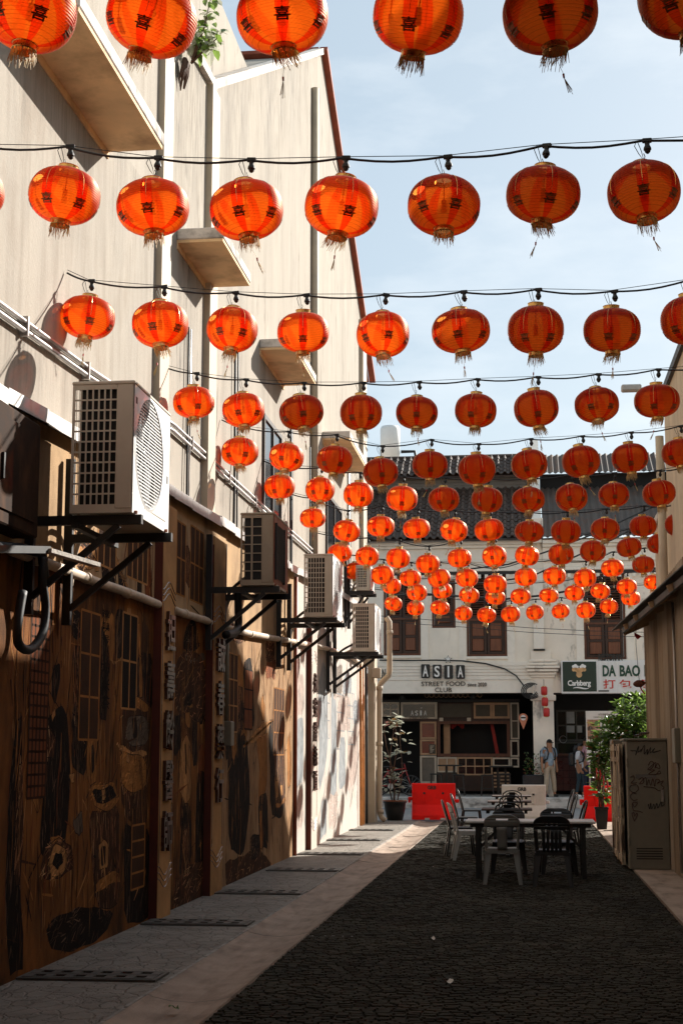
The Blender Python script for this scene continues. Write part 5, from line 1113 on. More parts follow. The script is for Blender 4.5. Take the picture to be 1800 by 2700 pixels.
# pipes at the far corner of the left wall
fp = thing('drain_pipe', 'beige plastic downpipe with offset bends at the far left corner', 'pipe', (-3.55, 36.4, 0))
def cpx(x,y,Y=36.4): return onY(x,y,Y)
MB().tube([cpx(x,y) for x,y in ((1018,1628),(1026,1640),(1027,1668),(1027,1770),(1024,1782),(1004,1802),(1000,1812),(1000,2100),(1000,2140),(1006,2156),(1016,2164))], .066, 14).build('pipe', m_trim, fp, smooth=True)
for x,y in ((1027,1668),(1000,1815),(1000,1962),(1003,2140)): p=cpx(x,y); MB().tube([p+Vector((0,0,-.05)),p+Vector((0,0,.05))],.078,14).build('pipe_socket', m_trim, fp, smooth=True)
mc = M('orange conduit paint', (.62,.24,.06), .6, var=.3, scale=4)
for i,(x0,r,mt) in enumerate(((951,.035,mc),(957,.03,mc),(966,.028,m_cable))):
    Yc = (34.6,34.9,35.4)[i]; q = onX(x0,1900,-3.68 if i<2 else -3.66); 
    MB().tube([(q.x,q.y,.02),(q.x,q.y+.01,1.6),(q.x,q.y,3.6)], r, 8).build('conduit', mt, gb, smooth=True)
MB().box(-3.8,-3.56,36.1,36.75,0,3.9).build('corner_pier_base', m_trim, gb)
p=cpx(990,1775,36.0); MB().bev(p.x-.1,p.x+.12,35.95,36.1,p.z-.12,p.z+.12,.02).build('junction_box', m_trim, gb)

rbx = thing('dark_wall_box', 'dark brown box on the wall at the left edge beside the nearest condenser', 'box', (WX0, 9.8, 3.1))
m_rdk = M('dark mottled brown', (.035,.018,.010), .9, var=.5, scale=5, stain=(.10,.045,.02), samt=.7, srange=(.5,.65), sscale=4, sstretch=(1,1,.5), spec=.15)
MB().bev(WX0+.002,WX0+.20,8.6,10.72,3.2,4.05,.012).build('box_body', m_rdk, rbx); MB().box(WX0+.2005,WX0+.215,9.75,10.6,3.3,3.95).build('box_door', m_rdk, rbx); MB().box(WX0+.216,WX0+.235,9.85,9.88,3.5,3.68).build('door_handle', m_blackmetal, rbx)  # mottled dark brown box filling the left edge
# ================================================================== STREET THINGS
# ---- drain covers on the walkway
m_iron = M('dull cast cover', (.12,.112,.10), .5, metal=.3, var=.3, scale=6, stain=(.14,.12,.10), samt=.4)
def cover():
    mb = MB(); W, D = .98, .36; z = .022
    for s in (0, 1):
        y0 = s*(D/2+.012); h = D/2
        n = 6; sw = .085; g = (W-n*sw)/(n+1)
        mb.bev(0,W,y0,y0+.035,.0,z,.004); mb.bev(0,W,y0+h-.035,y0+h,.0,z,.004)
        x = 0
        for i in range(n+1): mb.box(x,x+g,y0+.035,y0+h-.035,.001,z-.001); x += g+sw
    return mb.mesh('cover_plate', m_iron)
CM = cover()
hole = MB().box(.01,.97,.01,.38,.002,.006).mesh('dark_void', m_black)
fr_ = MB().box(-.03,-.003,-.03,.405,0,.016).box(.983,1.01,-.03,.405,0,.016).box(-.003,.983,-.03,-.003,0,.016).box(-.003,.983,.378,.405,0,.016).mesh('cover_frame', m_iron)
for i,(x,y) in enumerate(((215,2245),(455,2122),(600,2052),(700,2000),(758,1963),(812,1931),(848,1908))):
    p = onZ(x*K,y*K,0)
    t = thing('drain_cover', 'slotted iron drain cover in the left walkway, %s' % ('nearest to the camera','second from the camera','third from the camera','fourth from the camera','third from the far end','second from the far end','at the far sunlit end')[i], 'drain cover', (p.x-.49, p.y-.19, .002), 'drain covers along the walkway')
    for nm, me in (('cover_plate',CM),('dark_void',hole),('cover_frame',fr_)):
        o = bpy.data.objects.new(nm, me); COL.objects.link(o); o.parent = t
# ---- plastic barriers
m_barr = M('red barrier plastic', (.92,.010,.006), .5, spec=.2, var=.12, scale=2, stain=(.30,.01,.01), samt=.4, sscale=3); m_barw = M('white barrier plastic', (.66,.62,.56), .5, var=.08, scale=2, stain=(.36,.32,.27), samt=.4, sscale=3)
def barrier(label, x0, x1, ytop, ybot, mat, group):
    A = onZ(x0,ybot,0); B = onZ(x1,ybot,0); Y = A.y; H = onY(x0,ytop,Y).z; X0, X1 = A.x, onY(x1,ybot,Y).x
    t = thing('road_barrier', label, 'barrier', ((X0+X1)/2, Y, 0), group); W = X1-X0
    pr = [(-.20,0),(-.20,.10),(-.17,.18),(-.09,.36),(-.075,H-.03),(-.06,H),(.06,H),(.075,H-.03),(.09,.36),(.17,.18),(.20,.10),(.20,0)]
    n = len(pr); mb = MB(); xs = [X0,X0+.02,X1-.02,X1]
    vs = []
    for k,x in enumerate(xs):
        s_ = .93 if k in (0,3) else 1; vs += [(x,Y+.2+a*s_,b) for a,b in pr]
    fs = [(k*n+i,k*n+i+1,(k+1)*n+i+1,(k+1)*n+i) for k in range(3) for i in range(n-1)]+[tuple(range(n))[::-1],tuple(3*n+i for i in range(n))]
    bo = mb.add(vs,fs).build('body', mat, t); bevel(bo,.012)
    for f_ in (.25,.68): 
        xx = X0+W*f_; MB().bev(xx,xx+.075*W,Y+.095,Y+.135,.45*H,.76*H,.012).build('rib', mat, t); MB().box(xx+.012,xx+.063*W,Y+.085,Y+.0945,.70*H,.755*H).build('rib_shadow', m_blk, t)
    for f_ in (.30,.66): MB().box(X0+W*f_,X0+W*(f_+.11),Y-.004,Y+.05,0.0,.045).build('fork_slot', m_kerb, t)
    MB().bev(X0-.10,X0+.0,Y+.15,Y+.25,.52*H,.62*H,.015).build('lug', mat, t); MB().bev(X1,X1+.09,Y+.15,Y+.25,.46*H,.56*H,.015).build('lug', mat, t)
    MB().tube([(X0-.07,Y+.2,.46*H),(X0-.07,Y+.2,.53*H)],.03,8).build('lug_pin', mat, t)
    xm = X0+W*.46; text_box('stencil','GRB',xm-.10*W,xm+.10*W,H-.15,H-.06,Y+.122,m_blk,t,.004,.04)
    return t
barrier('red plastic road barrier, the wide one left of the tables', 1085, 1200, 2066, 2162, m_barr, 'road barriers across the alley mouth')
barrier('white plastic road barrier standing behind the black metal chairs', 1323, 1440, 2070, 2164, m_barw, 'road barriers across the alley mouth')
barrier('red plastic road barrier, right-hand one half hidden by the potted shrub', 1541, 1656, 2073, 2168, m_barr, 'road barriers across the alley mouth')
# ---- white folding table
m_ttop = M('white table top', (.62,.60,.57), .35, var=.06, scale=3)
TY = onZ(1226,2166,.74).y; TX0 = onY(1226,2166,TY).x; TX1 = onY(1570,2172,TY).x
ft = thing('folding_table', 'long white folding table with black legs among the chairs', 'table', ((TX0+TX1)/2, TY+.38, 0))
MB().bev(TX0,TX1,TY,TY+.76,.712,.745,.008).build('table_top', m_ttop, ft)
MB().box(TX0+.06,TX1-.06,TY+.05,TY+.71,.66,.711).build('apron', m_blackmetal, ft)
for xx in (TX0+.16,TX1-.16):
    for yy in (TY+.08,TY+.68): MB().bar((xx,yy,0),(xx,yy,.66),.06,.05).build('leg', m_blackmetal, ft)
    MB().bar((xx,TY+.08,.12),(xx,TY+.68,.12),.03,.03).build('stretcher', m_blackmetal, ft)
    sg_ = 1 if xx < (TX0+TX1)/2 else -1
    for yy in (TY+.10,TY+.66): MB().bar((xx,yy,.36),(xx+sg_*.30,yy,.66),.022,.022).build('brace', m_blackmetal, ft)
# ---- plastic chairs
def plastic_chair(name, label, loc, rz, mat, style='panel', group='plastic chairs at the white table'):
    t = thing(name, label, 'chair', loc, group, rz)
    # local: seat centre at origin, back towards -Y
    SZ = .435
    st = MB(); st.grid(lambda u,v: ((u-.5)*(.40+.03*v), -.19+.40*v, SZ-.012*math.sin(math.pi*u)*math.sin(math.pi*v)-(.03*max(0,v-.85)/.15)), 10, 10)
    so = st.build('seat', mat, t, world=False, smooth=True); solid(so,.022)
    sk = MB()
    for s_ in (-1,1): sk.bar((s_*.195,-.18,SZ-.03),(s_*.21,.2,SZ-.03),.014,.05)
    sk.bar((-.2,-.185,SZ-.03),(.2,-.185,SZ-.03),.014,.05).bar((-.21,.2,SZ-.035),(.21,.2,SZ-.035),.014,.05); sk.build('apron', mat, t, world=False)
    BH = .44
    def hw(v): return .205+.018*math.sin(v*2.2) if v < .8 else (.205+.018*math.sin(v*2.2))*math.sqrt(max(.02,1-((v-.8)/.23)**2))
    def P(x,v): return (x, -.195-.10*v-.02*v*v+.035*(x/.2)**2, SZ-.01+BH*v)
    bk = MB()
    def strip(f0,f1,v0,v1,n=6,m_=3): bk.grid(lambda u,v: P(f0(v0+(v1-v0)*v)*(1-u)+f1(v0+(v1-v0)*v)*u, v0+(v1-v0)*v), m_, n)
    if style == 'panel':
        strip(lambda v:-hw(v), lambda v:-hw(v)*.86+.0, .0,.66); strip(lambda v:hw(v)*.86, lambda v:hw(v), .0,.66)
        strip(lambda v:-.062, lambda v:.062, 0,.66,6,4)
        strip(lambda v:-hw(v), lambda v:hw(v), .66,.84,4,12)
        strip(lambda v:-hw(v), lambda v:-.075, .84,.91,2,5); strip(lambda v:.075, lambda v:hw(v), .84,.91,2,5)
        strip(lambda v:-hw(v), lambda v:hw(v), .91,1.0,5,14)
    else:
        for a,b in ((-1,-.80),(.80,1)): strip(lambda v:hw(v)*a, lambda v:hw(v)*b, 0,.62)
        for i in range(5): c = -.10+.05*i; strip(lambda v:c-.017, lambda v:c+.017, 0,.62,5,1)
        strip(lambda v:-hw(v), lambda v:hw(v), .62,.72,3,12)
        ed=[-.115,-.065,-.025,.025,.065,.115]
        strip(lambda v:-hw(v), lambda v:-.075, .72,.80,2,4); strip(lambda v:-.047, lambda v:-.014, .72,.80,2,1); strip(lambda v:.014, lambda v:.047, .72,.80,2,1); strip(lambda v:.075, lambda v:hw(v), .72,.80,2,4)
        strip(lambda v:-hw(v), lambda v:hw(v), .80,1.0,8,14)
    solid(bk.build('backrest', mat, t, world=False, smooth=True), .016)
    for sx in (-1,1):
        for sy,y0,yb in ((-1,-.17,-.25),(1,.18,.225)):
            x0 = sx*.175; xb = sx*.225; lg = MB(); n=5
            # leg with an L-shaped section that tapers to the foot
            a = Vector((x0,y0,SZ-.02)); b = Vector((xb,yb,0)); w0,w1 = .085,.05
            lg.add([a+Vector((-w0/2,0,0)),a+Vector((w0/2,0,0)),b+Vector((w1/2,0,0)),b+Vector((-w1/2,0,0)), a+Vector((-w0/2,sy*-.022,0)),a+Vector((w0/2,sy*-.022,0)),b+Vector((w1/2,sy*-.018,0)),b+Vector((-w1/2,sy*-.018,0))],[(0,1,2,3),(7,6,5,4),(0,4,5,1),(1,5,6,2),(2,6,7,3),(3,7,4,0)])
            lg.add([a+Vector((sx*w0/2,0,0)),a+Vector((sx*w0/2,-sy*.07,0)),b+Vector((sx*w1/2,-sy*.045,0)),b+Vector((sx*w1/2,0,0)),a+Vector((sx*w0/2-sx*.018,0,0)),a+Vector((sx*w0/2-sx*.018,-sy*.07,0)),b+Vector((sx*w1/2-sx*.015,-sy*.045,0)),b+Vector((sx*w1/2-sx*.015,0,0))],[(0,1,2,3),(7,6,5,4),(0,4,5,1),(1,5,6,2),(2,6,7,3),(3,7,4,0)])
            lg.build('leg', mat, t, world=False)
    return t
m_pgrey = M('grey moulded plastic', (.20,.20,.185), .5, var=.12, scale=4, stain=(.12,.11,.10), samt=.4, sscale=5); m_pblk = M('black moulded plastic', (.014,.014,.015), .45, var=.2); m_ppale = M('pale grey plastic', (.42,.43,.41), .45, var=.1, scale=4)
c1 = onZ(1325,2330,0); c2 = onZ(1458,2336,0)
plastic_chair('plastic_chair','grey plastic chair with slotted back at the near side of the white table',(c1.x,c1.y+.02,0),.02,m_pgrey)
plastic_chair('plastic_chair','black plastic chair with slatted back at the near side of the white table',(c2.x,c2.y+.0,0),-.03,m_pblk,'slat')
c3 = onZ(1240,2270,0); plastic_chair('plastic_chair','pale grey plastic chair seen side-on at the left end of the white table',(c3.x-.05,c3.y+.25,0),-1.45,m_ppale)
for i,(x,l) in enumerate(((1340,'left'),(1470,'right'))):
    p = onY(x,2200,TY+.98); plastic_chair('plastic_chair','black plastic chair facing the camera across the white table, %s one' % l,(p.x,TY+.98,0),math.pi+.05*i,m_pblk,'panel')
# ---- metal cafe chairs and slatted tables
m_gun = M('gunmetal chair paint', (.022,.021,.020), .32, metal=.5, var=.25, scale=6)
def cafe_chair(label, loc, rz):
    t = thing('metal_chair', label, 'chair', loc, 'black metal chairs around the small tables', rz)
    SZ=.45; s_ = MB().bev(-.19,.19,-.18,.19,SZ-.03,SZ,.01).build('seat', m_gun, t, world=False)
    for sx in (-1,1):
        for y0,yb in ((-.16,-.23),(.17,.22)): MB().bar((sx*.165,y0,SZ-.02),(sx*.215,yb,0),.05,.03).build('leg', m_gun, t, world=False)
    arch = [(-.19,-.16,SZ-.01)]+[(-.20+.02*k,-.18-.06*k,SZ+.1*k) for k in (1,2)]
    pts = [(-.185,-.17,SZ-.02),(-.195,-.20,SZ+.12),(-.20,-.24,SZ+.26),(-.175,-.27,SZ+.36),(-.10,-.285,SZ+.41),(0,-.29,SZ+.42),(.10,-.285,SZ+.41),(.175,-.27,SZ+.36),(.20,-.24,SZ+.26),(.195,-.20,SZ+.12),(.185,-.17,SZ-.02)]
    MB().tube(pts,.0135,8).build('back_frame', m_gun, t, world=False, smooth=True)
    pi_ = [(x*.72,y+.006,SZ+(z-SZ)*.90) for x,y,z in pts]; MB().tube(pi_,.009,6).build('inner_hoop', m_gun, t, world=False, smooth=True)
    sp = MB(); sp.grid(lambda u,v: ((u-.5)*.12, -.175-.115*v, SZ-.01+.40*v), 2, 4); solid(sp.build('splat', m_gun, t, world=False), .006)
    MB().bar((-.19,-.20,.2),(.19,-.20,.2),.012,.02).build('stretcher', m_gun, t, world=False)
    return t
def slat_table(label, xc, Y):
    t = thing('slatted_table', label, 'table', (xc, Y, 0), 'small slatted tables')
    for k in range(6): MB().bev(-.40,.40,-.40+k*.135,-.40+k*.135+.115,.725,.75,.004).build('slat', m_brownd, t, world=False)
    MB().bar((-.3,-.36,.70),(-.3,.36,.70),.05,.04).bar((.3,-.36,.70),(.3,.36,.70),.05,.04).build('batten', m_blackmetal, t, world=False)
    MB().tube([(0,0,.03),(0,0,.70)],.04,10).build('pedestal', m_blackmetal, t, world=False, smooth=True)
    MB().bar((-.28,0,.02),(.28,0,.02),.06,.03).bar((0,-.28,.02),(0,.28,.02),.06,.031).build('foot', m_blackmetal, t, world=False)
for i,(Y,w_) in enumerate(((24.9,'nearest to the white table'),(28.7,'middle one of the three'),(32.2,'farthest one near the white barrier'))):
    xc = -.33; slat_table('small dark slatted table, '+w_, xc, Y); pos = ('front','middle','far')[i]
    dl = (-.88,-.92,-.96)[i]; dr_ = (.98,.95,1.0)[i]
    cafe_chair('black metal chair on the left side of the %s slatted table' % pos, (xc+dl+.12,Y+.1,0), -math.pi/2+.12)
    cafe_chair('black metal chair on the right side of the %s slatted table' % pos, (xc+dr_,Y+.15,0), math.pi/2-.2)
    cafe_chair('black metal chair with its back to the camera at the %s slatted table' % pos, (xc+.02,Y-.62,0), .0)
# ---- people
m_skin = M('warm skin', (.36,.17,.09), .55, var=.1); m_hair = M('black hair', (.010,.008,.007), .45, var=.2)
def skinned(name, parent, verts, edges, radii, mat, root=0, sub=2):
    me = bpy.data.meshes.new(name); me.from_pydata([tuple(v) for v in verts], edges, []); me.materials.append(mat)
    o = bpy.data.objects.new(name, me); COL.objects.link(o)
    sk = o.modifiers.new('skin','SKIN'); sk.use_smooth_shade = True
    for i, d in enumerate(me.skin_vertices[0].data):
        r = radii[i]; d.radius = r if isinstance(r, tuple) else (r, r); d.use_root = (i == root)
    sb = o.modifiers.new('sub','SUBSURF'); sb.levels = sub; sb.render_levels = sub
    dg = bpy.context.evaluated_depsgraph_get(); dg.update()
    m2 = bpy.data.meshes.new_from_object(o.evaluated_get(dg)); bpy.data.objects.remove(o)
    m2.polygons.foreach_set('use_smooth', [True]*len(m2.polygons))
    o = bpy.data.objects.new(name, m2); COL.objects.link(o); o.parent = parent; return o
def person(label, loc, rz, H, shirt, trousers, shoes, pose, female=False, glasses=False, pack=True, longhair=False):
    t = thing('person', label, 'person', loc, None, rz); s = H/1.72; t.scale = (s,s,s)
    sw = .17 if female else .195; hw = .085
    # joints, facing +X in local space, +Y is the person's left
    J = {}
    J['pel']=(0,0,.93); J['waist']=(.0,0,1.08); J['chest']=(.0,0,1.28); J['neck']=(.01,0,1.45); J['head0']=(.03,0,1.53); J['head1']=(.045,0,1.63)
    for n_, sg_ in (('l',1),('r',-1)):
        J['sh'+n_]=(0,sg_*sw,1.39)
        J['el'+n_]=pose['el'+n_]; J['wr'+n_]=pose['wr'+n_]; J['hip'+n_]=(0,sg_*hw,.88); J['kn'+n_]=pose['kn'+n_]; J['an'+n_]=pose['an'+n_]
        a = Vector(pose['wr'+n_]); d = (a-Vector(pose['el'+n_])).normalized(); J['hd'+n_]=tuple(a+d*.075)
        J['to'+n_]=tuple(Vector(pose['an'+n_])+Vector((.17,0,-.055)))
        for f_ in range(4): J['f%d%s'%(f_,n_)]=tuple(a+d*.165*(1-.06*abs(f_-1.3))+Vector((.025*(f_-1.5)+.01,-sg_*.02,0)))
        J['th'+n_]=tuple(a+d*.10+Vector((.06,-sg_*.012,0)))
        J['ft'+n_]=tuple(Vector(pose['an'+n_])+Vector((.05,0,-.06)))
    R = dict(pel=(.14,.11),waist=(.125,.10),chest=(.15,.115),neck=.055,head0=(.082,.085),head1=(.075,.085))
    for n_ in 'lr': R.update({'sh'+n_:.062,'el'+n_:.043,'wr'+n_:.029,'hd'+n_:(.036,.02),'hip'+n_:.088,'kn'+n_:.058,'an'+n_:.04,'ft'+n_:.042,'to'+n_:.032,'th'+n_:.010}); R.update({'f%d%s'%(f_,n_):.0095 for f_ in range(4)})
    E = [('pel','waist'),('waist','chest'),('chest','neck'),('neck','head0'),('head0','head1')]
    for n_ in 'lr': E += [('chest','sh'+n_),('sh'+n_,'el'+n_),('el'+n_,'wr'+n_),('wr'+n_,'hd'+n_),('pel','hip'+n_),('hip'+n_,'kn'+n_),('kn'+n_,'an'+n_),('an'+n_,'ft'+n_),('ft'+n_,'to'+n_),('hd'+n_,'th'+n_)]+[('hd'+n_,'f%d%s'%(f_,n_)) for f_ in range(4)]
    # nose and ears grow from the head
    J['nose']=(.15,0,1.585); R['nose']=.012; E.append(('head0','nose'))
    for n_,sg_ in (('l',1),('r',-1)): J['ear'+n_]=(.03,sg_*.092,1.585); R['ear'+n_]=.014; E.append(('head0','ear'+n_))
    keys = list(J); ix = {k:i for i,k in enumerate(keys)}
    skinned('body', t, [J[k] for k in keys], [(ix[a],ix[b]) for a,b in E], [R[k] for k in keys], m_skin)
    def sub_(name, ks, es, rr, mat): 
        q = {k:i for i,k in enumerate(ks)}; return skinned(name, t, [ks[k] for k in ks], [(q[a],q[b]) for a,b in es], [rr[k] for k in ks], mat)
    L3 = lambda a,b,u: tuple(Vector(a)*(1-u)+Vector(b)*u)
    # shirt with sleeves to the elbow, trousers, shoes
    V = {'hem':(0,0,.86),'waist':J['waist'],'chest':J['chest'],'nk':(.005,0,1.42)}; RR = {'hem':(.165,.135),'waist':(.15,.125),'chest':(.172,.135),'nk':.075}; ES=[('hem','waist'),('waist','chest'),('chest','nk')]
    for n_ in 'lr':
        V['s'+n_]=J['sh'+n_]; V['m'+n_]=L3(J['sh'+n_],J['el'+n_],.45); V['e'+n_]=L3(J['sh'+n_],J['el'+n_],.86); RR.update({'s'+n_:.083,'m'+n_:.075,'e'+n_:.072}); ES += [('chest','s'+n_),('s'+n_,'m'+n_),('m'+n_,'e'+n_)]
    sub_('shirt', V, ES, RR, shirt)
    V = {'b':(0,0,1.0),'p':(0,0,.91)}; RR={'b':(.145,.115),'p':(.155,.125)}; ES=[('b','p')]
    lw = .82 if female else 1.12
    for n_ in 'lr':
        V['h'+n_]=J['hip'+n_]; V['k'+n_]=J['kn'+n_]; V['a'+n_]=L3(J['kn'+n_],J['an'+n_],.9); RR.update({'h'+n_:.098,'k'+n_:.072*lw,'a'+n_:.062*lw}); ES += [('p','h'+n_),('h'+n_,'k'+n_),('k'+n_,'a'+n_)]
    sub_('trousers', V, ES, RR, trousers)
    for n_ in 'lr':
        a = Vector(J['an'+n_]); V = {'a':a+Vector((-.03,0,-.035)),'m':a+Vector((.06,0,-.045)),'t':a+Vector((.17,0,-.06))}
        sub_('shoe', {k:tuple(v) for k,v in V.items()}, [('a','m'),('m','t')], {'a':(.055,.05),'m':(.05,.048),'t':(.045,.034)}, shoes)
    hz = MB()
    def hp(u, v):
        cu = math.cos(u*2*math.pi); vm = (1.5-.62*cu)*v; return (.034+.098*math.sin(vm)*cu, .088*math.sin(vm)*math.sin(u*2*math.pi), 1.60+.108*math.cos(vm))
    hz.grid(hp, 20, 8); hz.build('hair', m_hair, t, world=False, smooth=True)
    if longhair:
        lh = MB(); lh.tube([(-.06,0,1.62),(-.10,0,1.5),(-.10,0,1.38),(-.09,0,1.30)],[.085,.085,.07,.03],10); lh.build('hair_length', m_hair, t, world=False, smooth=True)
    for sg_ in (-1,1): MB().lathe([(.0001,.004),(.011,.003),(.012,0)],10,(.127,sg_*.034,1.595),axis='X').build('eye', m_black, t, world=False)
    MB().bar((.128,-.025,1.525),(.128,.025,1.525),.008,.008).build('mouth', M('lip', (.25,.07,.05), .5), t, world=False)
    if glasses: MB().bar((.137,-.075,1.60),(.137,.075,1.60),.006,.028).bar((.14,.075,1.605),(.02,.095,1.605),.005,.008).bar((.14,-.075,1.605),(.02,-.095,1.605),.005,.008).build('glasses', m_black, t, world=False)
    if pack:
        bp_ = thing('backpack', 'black backpack worn by the '+pack, 'backpack', loc, None, rz); bp_.scale = (s,s,s)
        MB().bev(-.32,-.13,-.15,.15,.98,1.40,.05).build('bag', m_pblk, bp_, world=False)
        for sg_ in (-1,1): MB().tube([(-.14,sg_*.11,1.40),(-.03,sg_*.125,1.475),(.10,sg_*.125,1.42),(.165,sg_*.12,1.28),(.12,sg_*.145,1.12),(-.13,sg_*.15,1.05)],.022,6).build('strap', m_pblk, bp_, world=False, smooth=True)
    return t
def checked(name, c, c2):
    m = M(name, c, .8, var=.3, scale=9, stain=c2, samt=.6, srange=(.45,.55), sscale=14); return m
pm = onY(1449,2095,46.9); ZP = .296
person('man in pale blue short-sleeved shirt and beige trousers standing on the far pavement looking right', (pm.x, 46.95, ZP), math.radians(-58), 1.74, checked('pale blue printed shirt',(.34,.42,.50),(.18,.25,.33)), M('beige chinos',(.42,.33,.24),.8,var=.12,scale=6), M('black shoe',(.015,.014,.013),.4),
  dict(ell=(-.02,.24,1.12),wrl=(.05,.23,.88),elr=(-.03,-.24,1.12),wrr=(.0,-.25,.87),knl=(.03,.13,.50),anl=(-.0,.17,.085),knr=(.02,-.11,.50),anr=(-.02,-.15,.085)), False, True, 'man in the pale blue shirt')
pw_ = onY(1528,2095,46.85)
person('woman in white short-sleeved blouse, dark jeans and white sneakers beside the notice board', (pw_.x, 46.85, ZP), math.radians(-8), 1.62, M('white blouse',(.62,.63,.66),.8,var=.1,scale=6), M('dark teal jeans',(.012,.030,.042),.8,var=.3,scale=8), M('white sneaker',(.75,.74,.72),.5,var=.05),
  dict(ell=(-.03,.20,1.13),wrl=(.12,.20,.92),elr=(-.04,-.20,1.12),wrr=(.06,-.20,.88),knl=(.08,.08,.50),anl=(.10,.08,.085),knr=(-.02,-.08,.49),anr=(-.10,-.08,.085)), True, False, 'woman in the white blouse', True)
pp_ = onY(1546,2090,48.0)
person('person in a pink shirt standing half hidden behind the notice board and shrub', (pp_.x, 48.0, ZP), math.radians(-40), 1.80, M('pink shirt',(.55,.27,.30),.8,var=.12), M('navy trousers',(.02,.025,.045),.8), M('black shoe',(.015,.014,.013),.4),
  dict(ell=(.03,.22,1.14),wrl=(.22,.16,1.10),elr=(.03,-.22,1.14),wrr=(.22,-.16,1.08),knl=(.02,.10,.50),anl=(0,.11,.085),knr=(.02,-.10,.50),anr=(0,-.11,.085)), False, False, False)
# ---- notice board
nb_ = thing('notice_board', 'white planning notice board with a street photo, partly behind the shrub', 'notice board', (onY(1597,1900,46.0).x, 46.0, .0))
X0,X1,Z0,Z1 = rectY(1545,1875,1648,2010,46.0)
MB().bev(X0,X1,46.0,46.04,Z0,Z1,.008).build('board', M('notice print white',(.66,.60,.54),.5,var=.05), nb_)
for xx in (X0+.08,X1-.12): MB().bar((xx,46.06,-.02),(xx,46.06,Z1),.05,.04).build('post', m_galv, nb_)
x0,x1,z0,z1 = rectY(1577,1882,1614,1887,46.0); text_box('notice_text','NOTIS PEMBERITAHUAN',x0,x1,z0,z1,45.998,m_blk,nb_,.003)
x0,x1,z0,z1 = rectY(1564,1889.5,1628,1894,46.0); text_box('notice_text','CADANGAN MANTARAN JALAN',x0,x1,z0,z1,45.998,m_blk,nb_,.003)
x0,x1,z0,z1 = rectY(1548,1898,1582,1950,46.0); MB().box(x0,x1,45.994,45.999,z0,z1).build('printed_photo', M('printed street photo',(.42,.22,.12),.6,var=.6,scale=4,stain=(.03,.025,.02),samt=.9,srange=(.5,.6),sscale=5), nb_)
x0,x1,z0,z1 = rectY(1634,1882,1642,1898,46.0); MB().slab([(x0,45.995,z0),(x1,45.995,z0),(x1-.02,45.995,(z0+z1)/2),((x0+x1)/2,45.995,z1),(x0+.02,45.995,(z0+z1)/2)],(0,-.003,0)).build('red_mark', m_redp, nb_)
# ---- plants
def leafm(name, c, c2):
    m = M(name, c, .38, var=.45, scale=14, stain=c2, samt=.6, srange=(.55,.7), sscale=9, spec=.6); nt = m.node_tree; N = nt.nodes; L = nt.links; b = N['Principled BSDF']
    t = N.new('ShaderNodeBsdfTranslucent'); t.inputs[0].default_value = tuple(min(1, x*2.2) for x in c2)+(1,); x = N.new('ShaderNodeMixShader'); x.inputs[0].default_value = .26
    L.new(b.outputs[0], x.inputs[1]); L.new(t.outputs[0], x.inputs[2]); L.new(x.outputs[0], N['Material Output'].inputs[0]); return m
m_leafg = leafm('glossy green leaf', (.06,.12,.022), (.15,.23,.045)); m_leafo = leafm('grey olive leaf', (.24,.26,.17), (.42,.42,.34)); m_leafr = leafm('russet leaf', (.28,.06,.025), (.10,.08,.03)); m_leafd = leafm('dark shrub leaf', (.035,.075,.018), (.09,.16,.03))
m_bark = M('brown stem', (.10,.05,.03), .85, var=.3, scale=14)
def leaf(mb, base, d, l, wd, m, r, droop=.3):
    d = Vector(d).normalized(); up = Vector((0,0,1)); s_ = d.cross(up); s_ = s_.normalized() if s_.length>1e-4 else Vector((1,0,0)); n_ = s_.cross(d)
    s_ = (s_*math.cos(r)+n_*math.sin(r)).normalized(); n_ = s_.cross(d).normalized()
    p0 = base; p1 = base+d*l*.3; p2 = base+d*l*.68-up*droop*l*.10; p3 = base+d*l-up*droop*l*.28
    mb.add([p0, p1+s_*wd*.5+n_*wd*.12, p1, p1-s_*wd*.5+n_*wd*.12, p2+s_*wd*.42+n_*wd*.1, p2, p2-s_*wd*.42+n_*wd*.1, p3], [(0,1,2),(0,2,3),(1,4,5,2),(2,5,6,3),(4,7,5),(5,7,6)], m)
def pot(parent, c, r, h, mat, round_=True, rim=True):
    n = 28 if round_ else 4; T = Matrix.Rotation(math.pi/4,3,'Z') if not round_ else None
    k = 1 if round_ else 1.2
    MB().lathe([(.0001,.0),(r*.70*k,0),(r*.93*k,h*.6),(r*.97*k,h-.05),(r*1.06*k,h-.045),(r*1.08*k,h),(r*.98*k,h),(r*.94*k,h-.06)],n,c,T=T).build('pot', mat, parent, smooth=round_)
    MB().lathe([(.0001,h-.05),(r*.95*k,h-.05)],n,c,T=T).build('soil', m_soil, parent)
lp = onZ(1040,2164,0)
t = thing('potted_plant', 'tall thin potted plant with sparse grey-green leaves at the far left corner', 'plant', (lp.x, lp.y+.1, 0))
m_pot = M('black glazed pot', (.018,.016,.014), .4, var=.3); c = Vector((lp.x,lp.y+.1,0)); pot(t, tuple(c), .27, .46, m_pot)
MB().lathe([(.285,.455),(.30,.46),(.30,.475),(.27,.476)],28,tuple(c)).build('pot_rim', M('terracotta rim',(.40,.13,.06),.7), t, smooth=True)
rp_ = random.Random(4)
stems = []
for k in range(4):
    b = c+Vector((rp_.uniform(-.06,.06),rp_.uniform(-.06,.06),.40)); pts = [b]
    for i in range(1,8): pts.append(b+Vector((math.sin(i*.8+k*2)*.07+(k-1.5)*.045*i*.35, math.cos(i*.7+k)*.05, i*.285)))
    stems.append(pts); MB().tube(pts,[.016-.0015*i for i in range(8)],6).build('stem', m_bark, t, smooth=True)
lf = MB()
